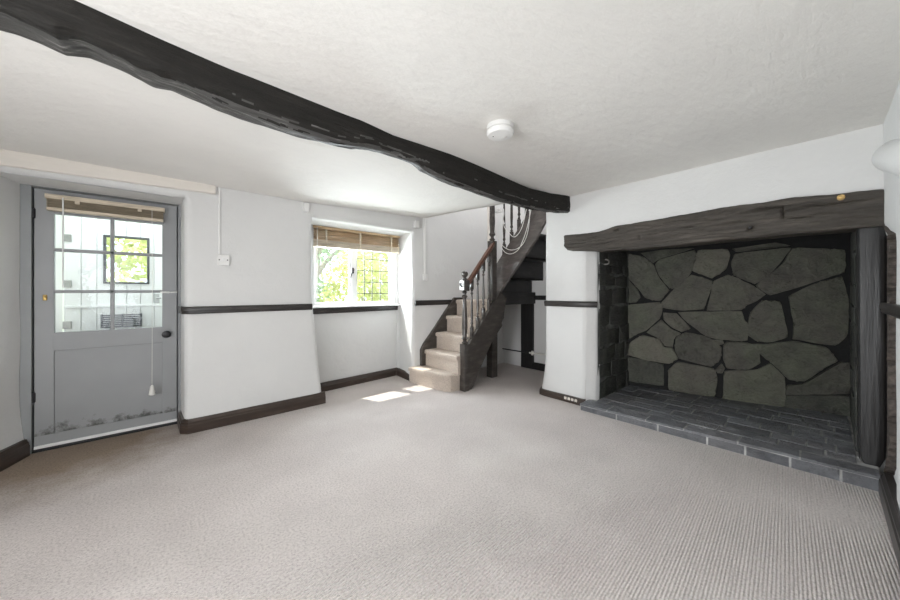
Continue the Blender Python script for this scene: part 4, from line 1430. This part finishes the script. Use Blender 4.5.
# pipe along the wall under the stairs
pp = thing('water_pipe', 'thin horizontal pipe along the wall under the stairs', 'pipe', (4.08, 3.0, 0.23))
bm = new(); tube(bm, [(4.112, 3.44, 0.225), (4.085, 3.04, 0.232), (4.07, 2.80, 0.24)], 0.009); o = obj('black_length', bm, M['iron'], pp, 60); o['label'] = 'black painted length'
bm = new(); tube(bm, [(4.07, 2.86, 0.24), (4.085, 2.5, 0.25), (4.10, 2.06, 0.26)], 0.012)
lathe(bm, [(0.016, -0.03), (0.019, -0.03), (0.019, 0.03), (0.016, 0.03)], (4.074, 2.81, 0.2415), 10)
o = obj('pale_length', bm, M['wire'], pp, 60); o['label'] = 'bare pale length'

# loose cables hanging at the head of the stairs
cb = thing('hanging_cable', 'tangle of loose white cables looped over the upper banister', 'cable', (3.25, 2.7, 2.1))
PX = 3.262
def cp(u, v, x=PX): return onx(u, v, x)
for pts in ([(493, 210), (494, 222), (497, 235), (503, 246), (511, 250), (520, 247), (526, 238), (529, 224), (530, 207)],
            [(503, 213), (504, 226), (509, 233), (514, 237), (519, 233), (523, 224), (527, 206)],
            [(492, 213), (493, 226), (498, 238), (503, 250), (510, 254), (518, 250), (523, 240), (527, 228), (531, 210)]):
    bm = new(); tube(bm, catmull([cp(u, v) for u, v in pts], 5), 0.0045, 6); obj('cable', bm, M['wire'], cb, 60)
bm = new()
q = cp(498, 211)
ring = [Vector((q.x + 0.012 * math.sin(2 * a), q.y + 0.045 * math.cos(a), q.z + 0.022 * math.sin(a))) for a in [2 * math.pi * i / 20 for i in range(21)]]
tube(bm, ring, 0.010, 8)
box(bm, (q.x - 0.02, q.y + 0.01, q.z - 0.015), (q.x + 0.02, q.y + 0.05, q.z + 0.02), 0.006)
obj('junction_bundle', bm, M['plastic'], cb, 60)
bm = new(); tube(bm, catmull([cp(503, 209), cp(503.5, 214), cp(502.5, 219), cp(504, 224)], 4), 0.012, 8); obj('connector', bm, M['plastic'], cb, 60)

# ------------------------------------------------------------------ small things on walls and ceiling
sd = thing('smoke_detector', 'round white smoke detector on the ceiling beyond the beam', 'smoke detector', (1.515, 1.27, 2.13))
cx, cy = 1.515, 1.27
bm = new(); lathe(bm, [(0.078, 0.012), (0.080, -0.004), (0.080, -0.020), (0.072, -0.024)], (cx, cy, 2.13), 32); obj('base', bm, M['plastic'], sd, 40)
bm = new(); lathe(bm, [(0.070, -0.022), (0.070, -0.028), (0.080, -0.030), (0.081, -0.042), (0.072, -0.055), (0.030, -0.060), (0.004, -0.060)], (cx, cy, 2.13), 32); cv = obj('cover', bm, M['plastic'], sd, 40)
bm = new(); lathe(bm, [(0.010, -0.057), (0.010, -0.0615), (0.004, -0.062)], (cx + 0.03, cy - 0.015, 2.13), 12); obj('test_button', bm, M['wire'], cv)
bm = new(); lathe(bm, [(0.004, -0.054), (0.004, -0.060), (0.002, -0.0605)], (cx - 0.03, cy + 0.03, 2.13), 8); obj('indicator', bm, M['lead'], cv)

yl = 3.398
sw = thing('light_switch', 'white double switch plate on the wall right of the grey door', 'light switch', (0.395, yl, 1.415))
bm = new(); box(bm, (0.352, yl - 0.02, 1.37), (0.438, yl + 0.02, 1.46), 0.004); obj('plate', bm, M['plastic'], sw)
bm = new(); box(bm, (0.384, yl - 0.026, 1.402), (0.406, yl - 0.018, 1.428), 0.003); obj('rocker', bm, M['white_paint'], sw)
for x in (0.366, 0.424):
    bm = new(); lathe(bm, [(0.005, 0.0), (0.005, -0.0225), (0.003, -0.023)], (x, yl, 1.415), 10, 'y'); obj('screw', bm, M['lead'], sw)
sw2 = thing('light_switch', 'small white switch at the foot of the trunking right of the window', 'light switch', (2.548, yl, 1.325))
bm = new(); box(bm, (2.515, yl - 0.028, 1.285), (2.582, yl + 0.02, 1.365), 0.004); obj('plate', bm, M['plastic'], sw2)
bm = new(); box(bm, (2.54, yl - 0.034, 1.312), (2.557, yl - 0.026, 1.338), 0.003); obj('rocker', bm, M['white_paint'], sw2)
bm = new(); box(bm, (0.362, yl - 0.006, 1.455), (0.375, yl + 0.02, 2.04), 0.002)
tag(obj('cable_trunking', bm, M['plastic']), 'slim white cable trunking above the switch beside the door', 'trunking')
bm = new(); box(bm, (2.535, yl - 0.014, 1.36), (2.563, yl + 0.02, 2.10), 0.003)
tag(obj('cable_trunking', bm, M['plastic']), 'white cable trunking running down right of the window', 'trunking')
bm = new(); box(bm, (1.052, yl - 0.03, 1.935), (1.102, yl + 0.02, 2.022), 0.005)
tag(obj('blank_box', bm, M['plastic']), 'small white box above the left corner of the window recess', 'box')
bm = new(); box(bm, (2.385, yl - 0.03, 1.945), (2.448, yl + 0.02, 2.035), 0.005)
tag(obj('blank_box', bm, M['plastic']), 'small white box above the right corner of the window recess', 'box')
sk = thing('skirting_socket', 'row of four small cream squares on the skirting left of the hearth', 'socket', (3.155, 1.70, 0.05))
bm = new(); box(bm, (3.142, 1.625, 0.022), (3.16, 1.785, 0.062), 0.002); obj('backplate', bm, M['skirting'], sk)
for i in range(4):
    y = 1.764 - i * 0.038
    bm = new(); box(bm, (3.136, y - 0.013, 0.03), (3.144, y + 0.013, 0.056), 0.002); obj('cover', bm, M['cream_paint'], sk)
